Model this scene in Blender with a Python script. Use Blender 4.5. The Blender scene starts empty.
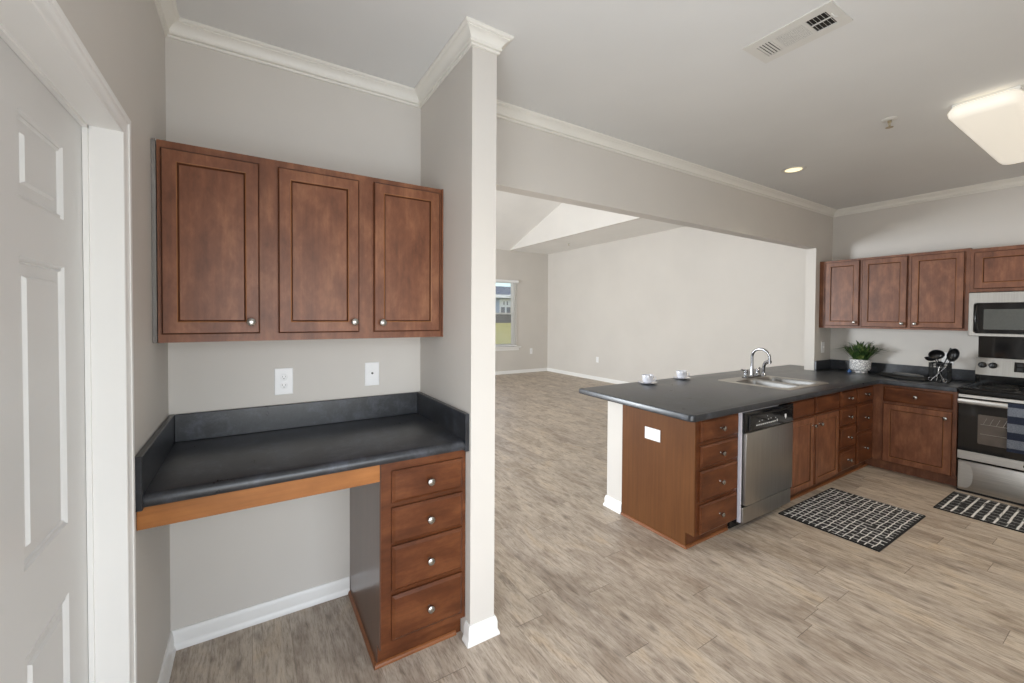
import bpy, bmesh, math, random
from mathutils import Vector, Matrix
from mathutils.geometry import tessellate_polygon

random.seed(7)
PI = math.pi
SC = bpy.context.scene
COL = SC.collection

# ------------------------------------------------------------------ camera
cam_data = bpy.data.cameras.new('camera')
cam_data.sensor_fit = 'HORIZONTAL'
cam_data.sensor_width = 36.0
cam_data.lens = 417.46 * 36.0 / 1024.0
cam_data.shift_x = -0.00052
cam_data.shift_y = -0.01673
cam_data.clip_start = 0.02
cam_data.clip_end = 300
cam = bpy.data.objects.new('camera', cam_data)
COL.objects.link(cam)
_r = Vector((0.84778797, -0.53030028, 0.00609636)).normalized()
_f = Vector((0.53031428, 0.84759592, -0.01865239)).normalized()
_u = _r.cross(_f).normalized()
cam.matrix_world = Matrix(((_r.x, _u.x, -_f.x, 0.3067), (_r.y, _u.y, -_f.y, -2.3203),
                           (_r.z, _u.z, -_f.z, 1.4709), (0, 0, 0, 1)))
SC.camera = cam

# ------------------------------------------------------------------ view / world / lights
SC.view_settings.view_transform = 'Standard'
SC.view_settings.look = 'None'
SC.view_settings.gamma = 1.0
SC.view_settings.use_curve_mapping = False
SC.view_settings.exposure = 0.0
SC.cycles.use_denoising = True
SC.cycles.max_bounces = 10
SC.cycles.diffuse_bounces = 6
SC.cycles.sample_clamp_indirect = 6.0

world = bpy.data.worlds.new('world')
SC.world = world
world.use_nodes = True
wn = world.node_tree
wn.nodes.clear()
wout = wn.nodes.new('ShaderNodeOutputWorld')
wbg = wn.nodes.new('ShaderNodeBackground')
wsky = wn.nodes.new('ShaderNodeTexSky')
wsky.sky_type = 'NISHITA'
wsky.sun_disc = False
wsky.sun_elevation = math.radians(42)
wsky.sun_rotation = math.radians(200)
wsky.altitude = 100
wbg.inputs['Strength'].default_value = 0.22
wn.links.new(wsky.outputs[0], wbg.inputs['Color'])
wn.links.new(wbg.outputs[0], wout.inputs['Surface'])


def light(name, kind, loc, target, energy, color, size=None, size_y=None):
    d = bpy.data.lights.new(name, kind)
    d.energy = energy
    d.color = color
    if kind == 'AREA':
        d.shape = 'RECTANGLE'
        d.size, d.size_y = size, size_y
    o = bpy.data.objects.new(name, d)
    COL.objects.link(o)
    o.location = loc
    o.rotation_euler = (Vector(target) - Vector(loc)).to_track_quat('-Z', 'Y').to_euler()
    return o


sun = light('sun', 'SUN', (0, -3.8, 10), (0.4, 0, 0), 4.0, (1.0, 0.95, 0.86))
sun.data.angle = math.radians(3)
# living room window daylight, plus added fill lamps in made-up openings near the camera
light('fill_behind_camera', 'AREA', (0.80, -3.03, 1.12), (0.80, 0, 0.72), 31.5, (0.88, 0.94, 1.0), 1.3, 1.6)  # soft lamp behind the camera; its opening is invented to carry the light
light('fill_left_of_camera', 'AREA', (-0.02, -2.35, 1.1), (4.0, -2.35, 0.9), 45, (0.88, 0.94, 1.0), 1.2, 1.9)  # added lamp that brightens faces turned left, set in an invented opening
light('daylight_living_side_window', 'AREA', (-1.98, 3.6, 1.45), (6, 3.6, 1.50), 390, (0.88, 0.94, 1.0), 1.5, 1.5)
for _i, (_x, _y, _e) in enumerate(((2.6, -2.55, 30), (4.195, -2.55, 50), (5.3, -2.55, 54))):    # unseen ceiling spots added to brighten the right side
    _l = light('ceiling_fill_behind', 'SPOT', (_x, _y, 2.708), (_x, _y, 0), _e, (1.0, 0.93, 0.80))
    _l.data.spot_size = math.radians(150)
    _l.data.spot_blend = 0.8
    _l.data.shadow_soft_size = 0.06


# ------------------------------------------------------------------ colour + materials
def s2l(c):
    c /= 255.0
    return c / 12.92 if c <= 0.04045 else ((c + 0.055) / 1.055) ** 2.4


def rgb(r, g, b):
    return (s2l(r), s2l(g), s2l(b), 1.0)


def new_mat(name, color=(0.8, 0.8, 0.8, 1), rough=0.5, metal=0.0, coat=0.0, spec=None):
    m = bpy.data.materials.new(name)
    m.use_nodes = True
    b = m.node_tree.nodes['Principled BSDF']
    b.inputs['Base Color'].default_value = color
    b.inputs['Roughness'].default_value = rough
    b.inputs['Metallic'].default_value = metal
    b.inputs['Coat Weight'].default_value = coat
    b.inputs['Coat Roughness'].default_value = 0.15
    if spec is not None:
        b.inputs['Specular IOR Level'].default_value = spec
    return m, m.node_tree, b


def N(nt, t, **k):
    n = nt.nodes.new(t)
    for a, v in k.items():
        setattr(n, a, v)
    return n


def coords(nt, scale=(1, 1, 1), rot=(0, 0, 0), kind='Object'):
    tc = N(nt, 'ShaderNodeTexCoord')
    mp = N(nt, 'ShaderNodeMapping')
    mp.inputs['Scale'].default_value = scale
    mp.inputs['Rotation'].default_value = rot
    nt.links.new(tc.outputs[kind], mp.inputs['Vector'])
    return mp.outputs['Vector']


def noise(nt, vec, scale, detail=3.0, rough=0.55, dist=0.0):
    n = N(nt, 'ShaderNodeTexNoise')
    n.inputs['Scale'].default_value = scale
    n.inputs['Detail'].default_value = detail
    n.inputs['Roughness'].default_value = rough
    n.inputs['Distortion'].default_value = dist
    nt.links.new(vec, n.inputs['Vector'])
    return n.outputs['Fac']


def ramp(nt, fac, stops, interp='LINEAR'):
    r = N(nt, 'ShaderNodeValToRGB')
    r.color_ramp.interpolation = interp
    el = r.color_ramp.elements
    while len(el) < len(stops):
        el.new(0.5)
    for e, (p, c) in zip(el, stops):
        e.position = p
        e.color = c
    nt.links.new(fac, r.inputs['Fac'])
    return r.outputs['Color']


def mix(nt, a, b, fac, mode='MIX'):
    m = N(nt, 'ShaderNodeMix', data_type='RGBA', blend_type=mode)
    for sock, v in ((m.inputs[0], fac), (m.inputs[6], a), (m.inputs[7], b)):
        if hasattr(v, 'links'):
            nt.links.new(v, sock)
        else:
            sock.default_value = v
    return m.outputs[2]


def math_node(nt, op, a, b=None, c=None):
    m = N(nt, 'ShaderNodeMath', operation=op)
    for i, v in enumerate((a, b, c)):
        if v is None:
            continue
        if hasattr(v, 'links'):
            nt.links.new(v, m.inputs[i])
        else:
            m.inputs[i].default_value = v
    return m.outputs[0]


def bump(nt, bsdf, height, strength=0.1, distance=0.002):
    b = N(nt, 'ShaderNodeBump')
    b.inputs['Strength'].default_value = strength
    b.inputs['Distance'].default_value = distance
    nt.links.new(height, b.inputs['Height'])
    nt.links.new(b.outputs[0], bsdf.inputs['Normal'])


def paint(name, color, rough=0.6, tex=0.06):
    m, nt, b = new_mat(name, color, rough)
    v = coords(nt)
    n1 = noise(nt, v, 1.3, 3)
    dark = tuple(c * 0.95 for c in color[:3]) + (1,)
    nt.links.new(ramp(nt, n1, [(0.3, dark), (0.7, color)]), b.inputs['Base Color'])
    bump(nt, b, noise(nt, v, 220, 2), tex, 0.001)
    return m


def wood(name, dark, mid, light, rough=0.36, vertical=True, coat=0.0, blotch=5.0, spec=0.28):
    m, nt, b = new_mat(name, mid, rough, coat=coat, spec=spec)
    v1 = coords(nt, (1, 1, 0.45) if vertical else (0.45, 0.45, 1))
    v2 = coords(nt, (60, 60, 2.2) if vertical else (2.2, 2.2, 60))
    n1 = noise(nt, v1, blotch, 5, 0.65, 0.2)
    n2 = noise(nt, v2, 1.0, 3, 0.6, 0.4)
    base = ramp(nt, n1, [(0.28, dark), (0.5, mid), (0.74, light)])
    fine = ramp(nt, n2, [(0.3, (0.8, 0.8, 0.8, 1)), (0.7, (1.1, 1.1, 1.1, 1))])
    nt.links.new(mix(nt, base, fine, 0.75, 'MULTIPLY'), b.inputs['Base Color'])
    bump(nt, b, n2, 0.05, 0.001)
    return m


M = {}
M['wall'] = paint('wall_paint', rgb(211, 206, 199), 0.62)
M['wall_lit'] = paint('lit_wall_paint', rgb(222, 218, 212), 0.6)  # wall paint made lighter, bright light put into the cheek's colour
M['ceiling'] = paint('ceiling_paint', rgb(224, 224, 222), 0.8, 0.25)
M['ceiling_white'] = paint('vault_paint', rgb(238, 236, 232), 0.8, 0.1)
M['trim'] = paint('trim_paint', rgb(238, 237, 234), 0.35, 0.02)
M['crown'] = paint('crown_paint', rgb(234, 231, 223), 0.4, 0.02)
M['door'] = paint('door_paint', rgb(222, 222, 220), 0.4, 0.03)
M['wood'] = wood('stained_maple', rgb(94, 53, 31), rgb(118, 72, 47), rgb(144, 96, 66), 0.43, blotch=13.0, spec=0.45)
M['wood_h_shaded'] = wood('stained_maple_across_shaded', rgb(70, 36, 18), rgb(91, 50, 27), rgb(117, 70, 41), vertical=False, blotch=9.0)  # same stain as the doors, darkened to put shade into the colour
M['glaze_shade'] = wood('stained_maple_shaded_edge', rgb(60, 32, 18), rgb(80, 45, 26), rgb(100, 60, 37))  # dark glaze tone paints occlusion into door grooves and edges
M['lit_edge'] = wood('stained_maple_lit_edge', rgb(120, 76, 46), rgb(142, 94, 58), rgb(164, 114, 74))  # tan ring paints in the highlight on the lit bevel
M['veneer'] = wood('brown_veneer', rgb(92, 56, 28), rgb(101, 63, 33), rgb(110, 71, 39), 0.5, True, 0.0, 2.0, 0.2)
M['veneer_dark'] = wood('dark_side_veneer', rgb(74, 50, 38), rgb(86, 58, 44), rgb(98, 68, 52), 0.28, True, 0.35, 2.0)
M['apron'] = wood('light_maple', rgb(134, 84, 42), rgb(154, 99, 52), rgb(172, 114, 64), 0.45, False, 0.0, 6.0)
M['shoe'] = wood('shoe_maple', rgb(112, 66, 36), rgb(128, 78, 44), rgb(144, 90, 54), 0.4, False, 0.1)
M['filler'] = wood('filler_wood_grey_sheen', rgb(110, 104, 100), rgb(128, 124, 120), rgb(150, 146, 142), 0.3, True, 0.3)  # grey reflection on the left filler strip put into its wood colour


def counter_mat():
    m, nt, b = new_mat('charcoal_laminate', rgb(52, 54, 60), 0.27, spec=0.55)
    v = coords(nt)
    n1 = noise(nt, v, 11, 7, 0.72, 0.3)
    n2 = noise(nt, v, 90, 3, 0.6)
    c = ramp(nt, n1, [(0.30, rgb(31, 33, 37)), (0.5, rgb(43, 45, 49)), (0.70, rgb(68, 71, 79))])
    f = ramp(nt, n2, [(0.35, (0.82, 0.82, 0.82, 1)), (0.68, (1.14, 1.14, 1.14, 1))])
    nt.links.new(mix(nt, c, f, 1.0, 'MULTIPLY'), b.inputs['Base Color'])
    rr = ramp(nt, n1, [(0.3, (0.27, 0.27, 0.27, 1)), (0.7, (0.34, 0.34, 0.34, 1))])
    nt.links.new(rr, b.inputs['Roughness'])
    bump(nt, b, n2, 0.04, 0.001)
    return m


M['counter'] = counter_mat()


def steel(name, color, rough, stretch=(3, 3, 220), var=0.12):
    m, nt, b = new_mat(name, color, rough, 1.0)
    v = coords(nt, stretch)
    n1 = noise(nt, v, 1.0, 3, 0.6)
    lo = tuple(c * (1 - var) for c in color[:3]) + (1,)
    hi = tuple(min(1, c * (1 + var)) for c in color[:3]) + (1,)
    nt.links.new(ramp(nt, n1, [(0.3, lo), (0.7, hi)]), b.inputs['Base Color'])
    bump(nt, b, n1, 0.03, 0.0006)
    return m


M['steel'] = steel('brushed_steel', rgb(186, 182, 176), 0.42)
M['steel_dark'] = steel('brushed_steel_door', rgb(172, 169, 165), 0.36, (220, 220, 3))
M['steel_grey'] = steel('brushed_steel_grey', rgb(158, 154, 148), 0.4, (3, 220, 3))
M['sink'] = steel('sink_steel', rgb(156, 155, 153), 0.46, (8, 8, 8))
M['chrome'] = new_mat('chrome', rgb(152, 153, 157), 0.12, 1.0)[0]
M['nickel'] = steel('satin_nickel', rgb(166, 163, 158), 0.26, (20, 20, 20), 0.05)


def plain(name, color, rough=0.5, metal=0.0, coat=0.0, spec=None, var=0.06, scale=30):
    m, nt, b = new_mat(name, color, rough, metal, coat, spec)
    n1 = noise(nt, coords(nt), scale, 2)
    lo = tuple(c * (1 - var) for c in color[:3]) + (1,)
    nt.links.new(ramp(nt, n1, [(0.3, lo), (0.7, color)]), b.inputs['Base Color'])
    return m


M['black_gloss'] = plain('black_glass', rgb(14, 14, 16), 0.06, 0, 0.3)
M['black_enamel'] = plain('black_enamel', rgb(17, 17, 18), 0.16)
M['black_plastic'] = plain('black_plastic', rgb(16, 16, 18), 0.3)
M['black_matte'] = plain('black_matte', rgb(14, 14, 14), 0.6)
M['dark_gap'] = plain('dark_recess', rgb(30, 27, 24), 0.7)
M['white_plastic'] = plain('white_plastic', rgb(240, 240, 240), 0.3, var=0.02)
M['slot_grey'] = plain('outlet_slots', rgb(90, 88, 86), 0.5)
M['lilac_plastic'] = plain('pale_plastic', rgb(206, 203, 210), 0.35)
M['porcelain'] = plain('porcelain', rgb(222, 223, 230), 0.12, 0, 0.4, var=0.03)
M['grey_mark'] = plain('pale_print', rgb(196, 196, 196), 0.5, var=0.02)
M['vent'] = plain('vent_enamel', rgb(216, 214, 208), 0.45, var=0.03)
M['bronze'] = plain('sprinkler_metal', rgb(178, 166, 140), 0.4, 0.6)
M['navy'] = None


def window_glass():
    m = bpy.data.materials.new('clear_glass')
    m.use_nodes = True
    nt = m.node_tree
    nt.nodes.clear()
    out = N(nt, 'ShaderNodeOutputMaterial')
    t = N(nt, 'ShaderNodeBsdfTransparent')
    t.inputs['Color'].default_value = (0.94, 0.96, 0.97, 1)
    g = N(nt, 'ShaderNodeBsdfGlossy')
    g.inputs['Roughness'].default_value = 0.03
    fr = N(nt, 'ShaderNodeFresnel')
    fr.inputs['IOR'].default_value = 1.3
    ms = N(nt, 'ShaderNodeMixShader')
    nt.links.new(fr.outputs[0], ms.inputs[0])
    nt.links.new(t.outputs[0], ms.inputs[1])
    nt.links.new(g.outputs[0], ms.inputs[2])
    nt.links.new(ms.outputs[0], out.inputs['Surface'])
    return m


M['glass'] = window_glass()


def emissive(name, color, strength, base):
    m, nt, b = new_mat(name, base, 0.4)
    b.inputs['Emission Color'].default_value = color
    b.inputs['Emission Strength'].default_value = strength
    return m


M['diffuser'] = emissive('lit_acrylic', (1.0, 0.93, 0.79, 1), 0.47, rgb(235, 230, 220))
M['bulb'] = emissive('lit_bulb', (1.0, 0.84, 0.50, 1), 1.3, rgb(255, 240, 210))


def floor_mat():
    m, nt, b = new_mat('vinyl_planks', rgb(160, 146, 132), 0.42, spec=0.4)
    tc = N(nt, 'ShaderNodeTexCoord')
    sep = N(nt, 'ShaderNodeSeparateXYZ')
    nt.links.new(tc.outputs['Object'], sep.inputs[0])
    wd, ln = 0.152, 1.22
    rowf = math_node(nt, 'DIVIDE', sep.outputs['X'], wd)
    row = math_node(nt, 'FLOOR', rowf)
    wn1 = N(nt, 'ShaderNodeTexWhiteNoise', noise_dimensions='1D')
    nt.links.new(row, wn1.inputs['W'])
    colf = math_node(nt, 'ADD', math_node(nt, 'DIVIDE', sep.outputs['Y'], ln), math_node(nt, 'MULTIPLY', wn1.outputs['Value'], 5.0))
    colm = math_node(nt, 'FLOOR', colf)
    com = N(nt, 'ShaderNodeCombineXYZ')
    nt.links.new(row, com.inputs['X'])
    nt.links.new(colm, com.inputs['Y'])
    wn2 = N(nt, 'ShaderNodeTexWhiteNoise', noise_dimensions='3D')
    nt.links.new(com.outputs[0], wn2.inputs['Vector'])
    plank_rnd = wn2.outputs['Value']

    def seam(f, size, half):
        fr = math_node(nt, 'FRACT', f)
        d = math_node(nt, 'MULTIPLY', math_node(nt, 'MINIMUM', fr, math_node(nt, 'SUBTRACT', 1.0, fr)), size)
        return math_node(nt, 'LESS_THAN', d, half)
    seams = math_node(nt, 'MAXIMUM', math_node(nt, 'MULTIPLY', seam(rowf, wd, 0.0009), 0.55), seam(colf, ln, 0.0013))
    # per-plank shift of the grain so that no two boards match
    shift = N(nt, 'ShaderNodeVectorMath', operation='SCALE')
    nt.links.new(wn2.outputs['Color'], shift.inputs[0])
    shift.inputs['Scale'].default_value = 7.3
    add = N(nt, 'ShaderNodeVectorMath', operation='ADD')
    nt.links.new(tc.outputs['Object'], add.inputs[0])
    nt.links.new(shift.outputs[0], add.inputs[1])

    def mapped(scale):
        mp = N(nt, 'ShaderNodeMapping')
        mp.inputs['Scale'].default_value = scale
        nt.links.new(add.outputs[0], mp.inputs['Vector'])
        return mp.outputs['Vector']
    g1 = noise(nt, mapped((30, 5.5, 1)), 1.0, 8, 0.74, 0.6)
    g2 = noise(nt, mapped((120, 13, 1)), 1.0, 6, 0.75, 0.3)
    g3 = noise(nt, mapped((5, 2.4, 1)), 1.0, 3, 0.6, 0.8)
    c1 = ramp(nt, g1, [(0.26, rgb(148, 135, 122)), (0.46, rgb(203, 192, 179)), (0.70, rgb(226, 217, 205))])
    c2 = ramp(nt, g2, [(0.28, rgb(150, 141, 132)), (0.5, rgb(236, 235, 234)), (0.75, rgb(253, 253, 253))])
    c = mix(nt, c1, c2, 0.8, 'MULTIPLY')
    tint = ramp(nt, g3, [(0.34, rgb(210, 202, 196)), (0.56, rgb(250, 248, 247)), (0.8, rgb(252, 240, 222))])
    c = mix(nt, c, tint, 0.9, 'MULTIPLY')
    plank = ramp(nt, plank_rnd, [(0.0, rgb(238, 235, 232)), (1.0, rgb(255, 252, 246))])
    c = mix(nt, c, plank, 1.0, 'MULTIPLY')
    # knots and dark scratches
    vo = N(nt, 'ShaderNodeTexVoronoi', voronoi_dimensions='2D')
    vo.inputs['Scale'].default_value = 1.0
    vo.inputs['Randomness'].default_value = 1.0
    nt.links.new(mapped((6.0, 2.4, 1)), vo.inputs['Vector'])
    wob = noise(nt, mapped((40, 14, 1)), 1.0, 3)
    dsum = math_node(nt, 'ADD', vo.outputs['Distance'], math_node(nt, 'MULTIPLY', wob, 0.16))
    knot = ramp(nt, dsum, [(0.10, (1, 1, 1, 1)), (0.22, (0, 0, 0, 1))])
    c = mix(nt, c, rgb(98, 86, 76), math_node(nt, 'MULTIPLY', knot, 0.5))
    streak = noise(nt, mapped((55, 8.0, 1)), 1.0, 4, 0.6, 0.5)
    sk = ramp(nt, streak, [(0.58, (0, 0, 0, 1)), (0.70, (1, 1, 1, 1))])
    c = mix(nt, c, rgb(122, 110, 100), math_node(nt, 'MULTIPLY', sk, 0.6))
    c = mix(nt, c, rgb(92, 80, 70), math_node(nt, 'MULTIPLY', seams, 0.8))
    nt.links.new(c, b.inputs['Base Color'])
    bump(nt, b, g2, 0.08, 0.001)
    return m


M['floor'] = floor_mat()


def rug_mat(name, pitch_y, pitch_x, bold, origin):
    m, nt, b = new_mat(name, rgb(30, 30, 32), 0.95)
    tc = N(nt, 'ShaderNodeTexCoord')
    v = tc.outputs['Object']
    wob = N(nt, 'ShaderNodeTexNoise')
    wob.inputs['Scale'].default_value = 7
    wob.inputs['Detail'].default_value = 2
    nt.links.new(v, wob.inputs['Vector'])
    sep = N(nt, 'ShaderNodeSeparateXYZ')
    nt.links.new(v, sep.inputs[0])
    sepn = N(nt, 'ShaderNodeSeparateColor')
    nt.links.new(wob.outputs['Color'], sepn.inputs[0])

    def lines(axis, noise_ch, pitch, wobble, width):
        off = math_node(nt, 'MULTIPLY', math_node(nt, 'SUBTRACT', sepn.outputs[noise_ch], 0.5), wobble)
        p = math_node(nt, 'DIVIDE', math_node(nt, 'ADD', sep.outputs[axis], off), pitch)
        fr = math_node(nt, 'FRACT', p)
        d = math_node(nt, 'ABSOLUTE', math_node(nt, 'SUBTRACT', fr, 0.5))
        r = ramp(nt, d, [(width * 0.7, (1, 1, 1, 1)), (width * 1.3, (0, 0, 0, 1))])
        return r
    a = lines(1, 0, pitch_y, 0.026 if not bold else 0.016, 0.085 if not bold else 0.115)
    vb = coords(nt, (5, 16, 1))
    brk = ramp(nt, noise(nt, vb, 1.0, 2), [(0.36, (0, 0, 0, 1)), (0.44, (1, 1, 1, 1))])
    a = math_node(nt, 'MULTIPLY', a, brk)
    c = lines(0, 1, pitch_x, 0.05, 0.085)
    vb2 = coords(nt, (14, 26, 1))
    brk2 = ramp(nt, noise(nt, vb2, 1.0, 2), [(0.36, (0, 0, 0, 1)), (0.46, (1, 1, 1, 1))])
    c = math_node(nt, 'MULTIPLY', math_node(nt, 'MULTIPLY', c, brk2), 0.9 if not bold else 0.3)
    tot = math_node(nt, 'MAXIMUM', a, c)
    speck = noise(nt, coords(nt, (55, 120, 1)), 1.0, 3, 0.7)
    ground = ramp(nt, speck, [(0.42, rgb(12, 12, 14)), (0.58, rgb(38, 38, 41)), (0.72, rgb(120, 120, 122))])
    white = ramp(nt, speck, [(0.3, rgb(196, 195, 193)), (0.7, rgb(240, 239, 236))])
    nt.links.new(mix(nt, ground, white, tot), b.inputs['Base Color'])
    bump(nt, b, speck, 0.4, 0.004)
    return m


M['rug_a'] = rug_mat('woven_rug_fine', 0.040, 0.052, False, None)
M['rug_b'] = rug_mat('woven_rug_bold', 0.054, 0.075, True, None)
M['rug_edge'] = plain('rug_binding', rgb(18, 18, 19), 0.9)


def stripe_mat():
    m, nt, b = new_mat('striped_towel', rgb(30, 36, 52), 0.95)
    tc = N(nt, 'ShaderNodeTexCoord')
    sep = N(nt, 'ShaderNodeSeparateXYZ')
    nt.links.new(tc.outputs['Object'], sep.inputs[0])
    p = math_node(nt, 'FRACT', math_node(nt, 'DIVIDE', math_node(nt, 'ADD', sep.outputs['Z'], 0.03), 0.128))
    st = ramp(nt, p, [(0.0, (0, 0, 0, 1)), (0.46, (1, 1, 1, 1))], 'CONSTANT')
    sp = noise(nt, coords(nt, (260, 260, 260)), 1.0, 2)
    grey = ramp(nt, sp, [(0.35, rgb(86, 92, 104)), (0.65, rgb(124, 129, 138))])
    navy = ramp(nt, sp, [(0.35, rgb(18, 24, 40)), (0.65, rgb(38, 46, 66))])
    nt.links.new(mix(nt, navy, grey, st), b.inputs['Base Color'])
    bump(nt, b, sp, 0.3, 0.002)
    return m


M['towel'] = stripe_mat()


def pot_mat():
    m, nt, b = new_mat('patterned_ceramic', rgb(214, 213, 212), 0.3)
    v = coords(nt, (42, 42, 42), (0.6, 0.3, 0.5))
    vo = N(nt, 'ShaderNodeTexVoronoi', feature='DISTANCE_TO_EDGE')
    vo.inputs['Scale'].default_value = 1.0
    nt.links.new(v, vo.inputs['Vector'])
    n1 = noise(nt, coords(nt), 60, 2)
    k = math_node(nt, 'ADD', vo.outputs['Distance'], math_node(nt, 'MULTIPLY', n1, 0.22))
    nt.links.new(ramp(nt, k, [(0.17, rgb(150, 150, 153)), (0.22, rgb(226, 225, 223))]), b.inputs['Base Color'])
    return m


M['pot'] = pot_mat()


def leaf_mat():
    m, nt, b = new_mat('leaf_green', rgb(48, 76, 34), 0.5)
    n1 = noise(nt, coords(nt), 22, 3)
    nt.links.new(ramp(nt, n1, [(0.3, rgb(34, 58, 26)), (0.5, rgb(50, 80, 34)), (0.72, rgb(136, 152, 84))]),
                 b.inputs['Base Color'])
    return m


M['leaf'] = leaf_mat()
M['soil'] = plain('soil', rgb(46, 36, 28), 0.95, var=0.4, scale=80)
M['blue'] = plain('blue_glaze', rgb(44, 86, 140), 0.25)


def lawn_mat():
    m, nt, b = new_mat('lawn', rgb(120, 130, 60), 0.9)
    v = coords(nt, (0.7, 2.2, 1))
    n1 = noise(nt, v, 1.2, 6, 0.7)
    nt.links.new(ramp(nt, n1, [(0.3, rgb(112, 112, 42)), (0.5, rgb(150, 142, 62)), (0.7, rgb(176, 160, 84))]),
                 b.inputs['Base Color'])
    return m


M['lawn'] = lawn_mat()
M['siding'] = plain('blue_siding', rgb(168, 184, 206), 0.7, scale=3)
M['roofing'] = plain('grey_shingles', rgb(88, 96, 112), 0.9, var=0.25, scale=12)
M['fence'] = plain('dark_fence_boards', rgb(42, 40, 42), 0.8, var=0.5, scale=9)
M['house_trim'] = plain('white_house_trim', rgb(232, 234, 238), 0.6)
M['house_glass'] = plain('dark_house_glass', rgb(70, 82, 98), 0.1)
M['blind'] = plain('white_blind', rgb(236, 236, 236), 0.5, var=0.02)


# ------------------------------------------------------------------ object helpers
WORLD_LOC = {}


def tag(o, label=None, cat=None, group=None, kind=None):
    if label:
        o['label'] = label
    if cat:
        o['category'] = cat
    if group:
        o['group'] = group
    if kind:
        o['kind'] = kind
    return o


def thing(name, label, cat, loc, group=None):
    o = bpy.data.objects.new(name, None)
    o.empty_display_size = 0.05
    COL.objects.link(o)
    o.location = loc
    WORLD_LOC[o.name] = Vector(loc)
    return tag(o, label, cat, group)


class MB:
    """collects shapes in world coordinates, then becomes one mesh object"""

    def __init__(self):
        self.bm = bmesh.new()
        self.mi = 0

    def _setmat(self, faces):
        for f in faces:
            f.material_index = self.mi

    def poly(self, pts):
        vs = [self.bm.verts.new(p) for p in pts]
        f = self.bm.faces.new(vs)
        f.material_index = self.mi
        return f

    def box(self, x0, x1, y0, y1, z0, z1, bevel=0.0, seg=2):
        x0, x1 = min(x0, x1), max(x0, x1)
        y0, y1 = min(y0, y1), max(y0, y1)
        z0, z1 = min(z0, z1), max(z0, z1)
        r = bmesh.ops.create_cube(self.bm, size=1.0)
        vs = r['verts']
        for v in vs:
            v.co = Vector(((x0 + x1) / 2 + v.co.x * (x1 - x0), (y0 + y1) / 2 + v.co.y * (y1 - y0),
                           (z0 + z1) / 2 + v.co.z * (z1 - z0)))
        fs = list({f for v in vs for f in v.link_faces})
        self._setmat(fs)
        if bevel > 0:
            es = list({e for v in vs for e in v.link_edges})
            r = bmesh.ops.bevel(self.bm, geom=es, offset=bevel, segments=seg, affect='EDGES', profile=0.5)
            self._setmat(r['faces'])
        return self

    def loops(self, rings, cap0=True, cap1=True, closed=True):
        """skin a list of equal-length rings of points"""
        vr = [[self.bm.verts.new(p) for p in ring] for ring in rings]
        n = len(vr[0])
        for a, b in zip(vr[:-1], vr[1:]):
            for i in range(n if closed else n - 1):
                j = (i + 1) % n
                self._setmat([self.bm.faces.new((a[i], a[j], b[j], b[i]))])
        if cap0 and n > 2:
            self._setmat([self.bm.faces.new(list(reversed(vr[0])))])
        if cap1 and n > 2:
            self._setmat([self.bm.faces.new(vr[-1])])
        return vr

    def lathe(self, origin, axis, prof, seg=20, cap0=True, cap1=True, sx=1.0, sy=1.0):
        """prof: list of (radius, height along axis)"""
        axis = Vector(axis).normalized()
        a = Vector((1, 0, 0)) if abs(axis.x) < 0.9 else Vector((0, 1, 0))
        u = axis.cross(a).normalized()
        v = axis.cross(u).normalized()
        o = Vector(origin)
        rings = []
        for r, h in prof:
            rings.append([o + axis * h + u * (r * sx * math.cos(2 * PI * i / seg)) + v * (r * sy * math.sin(2 * PI * i / seg))
                          for i in range(seg)])
        self.loops(rings, cap0, cap1)
        return self

    def tube(self, path, r, seg=10, caps=True):
        """round tube along a path; r is a number or list"""
        pts = [Vector(p) for p in path]
        n = len(pts)
        rs = r if isinstance(r, (list, tuple)) else [r] * n
        rings = []
        prev = None
        for i, p in enumerate(pts):
            t = (pts[min(i + 1, n - 1)] - pts[max(i - 1, 0)]).normalized()
            if prev is None:
                a = Vector((0, 0, 1)) if abs(t.z) < 0.9 else Vector((1, 0, 0))
                u = t.cross(a).normalized()
            else:
                u = (prev - t * prev.dot(t)).normalized()
            prev = u
            v = t.cross(u).normalized()
            rings.append([p + (u * math.cos(2 * PI * k / seg) + v * math.sin(2 * PI * k / seg)) * rs[i] for k in range(seg)])
        self.loops(rings, caps, caps)
        return self

    def prism(self, poly, mapfn, d0, d1):
        """polygon (a,b) extruded between d0 and d1; mapfn(a,b,d)->point"""
        self.loops([[mapfn(a, b, d0) for a, b in poly], [mapfn(a, b, d1) for a, b in poly]])
        return self

    def capped(self, loops2, z, up=True):
        """flat face with holes at height z, loops2[0] is the outline"""
        pts = [Vector((x, y, z)) for lp in loops2 for x, y in lp]
        tris = tessellate_polygon([[Vector((x, y, 0)) for x, y in lp] for lp in loops2])
        vs = [self.bm.verts.new(p) for p in pts]
        for t in tris:
            try:
                f = self.bm.faces.new([vs[i] for i in t])
                f.material_index = self.mi
            except ValueError:
                pass

    def build(self, name, mats, parent=None, at=None, smooth=False, weld=True, angle=40):
        bm = self.bm
        if weld:
            bmesh.ops.remove_doubles(bm, verts=bm.verts, dist=1e-5)
        bmesh.ops.recalc_face_normals(bm, faces=bm.faces)
        off = WORLD_LOC[parent.name] if parent is not None else (Vector(at) if at is not None else Vector((0, 0, 0)))
        for v in bm.verts:
            v.co -= off
        me = bpy.data.meshes.new(name)
        bm.to_mesh(me)
        bm.free()
        for m in (mats if isinstance(mats, (list, tuple)) else [mats]):
            me.materials.append(m)
        if smooth:
            for p in me.polygons:
                p.use_smooth = True
            me.set_sharp_from_angle(angle=math.radians(angle))
        o = bpy.data.objects.new(name, me)
        COL.objects.link(o)
        if parent is not None:
            o.parent = parent
        else:
            o.location = off
        WORLD_LOC[o.name] = off.copy()
        return o


def struct(o, label=None):
    o['kind'] = 'structure'
    return o


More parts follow.
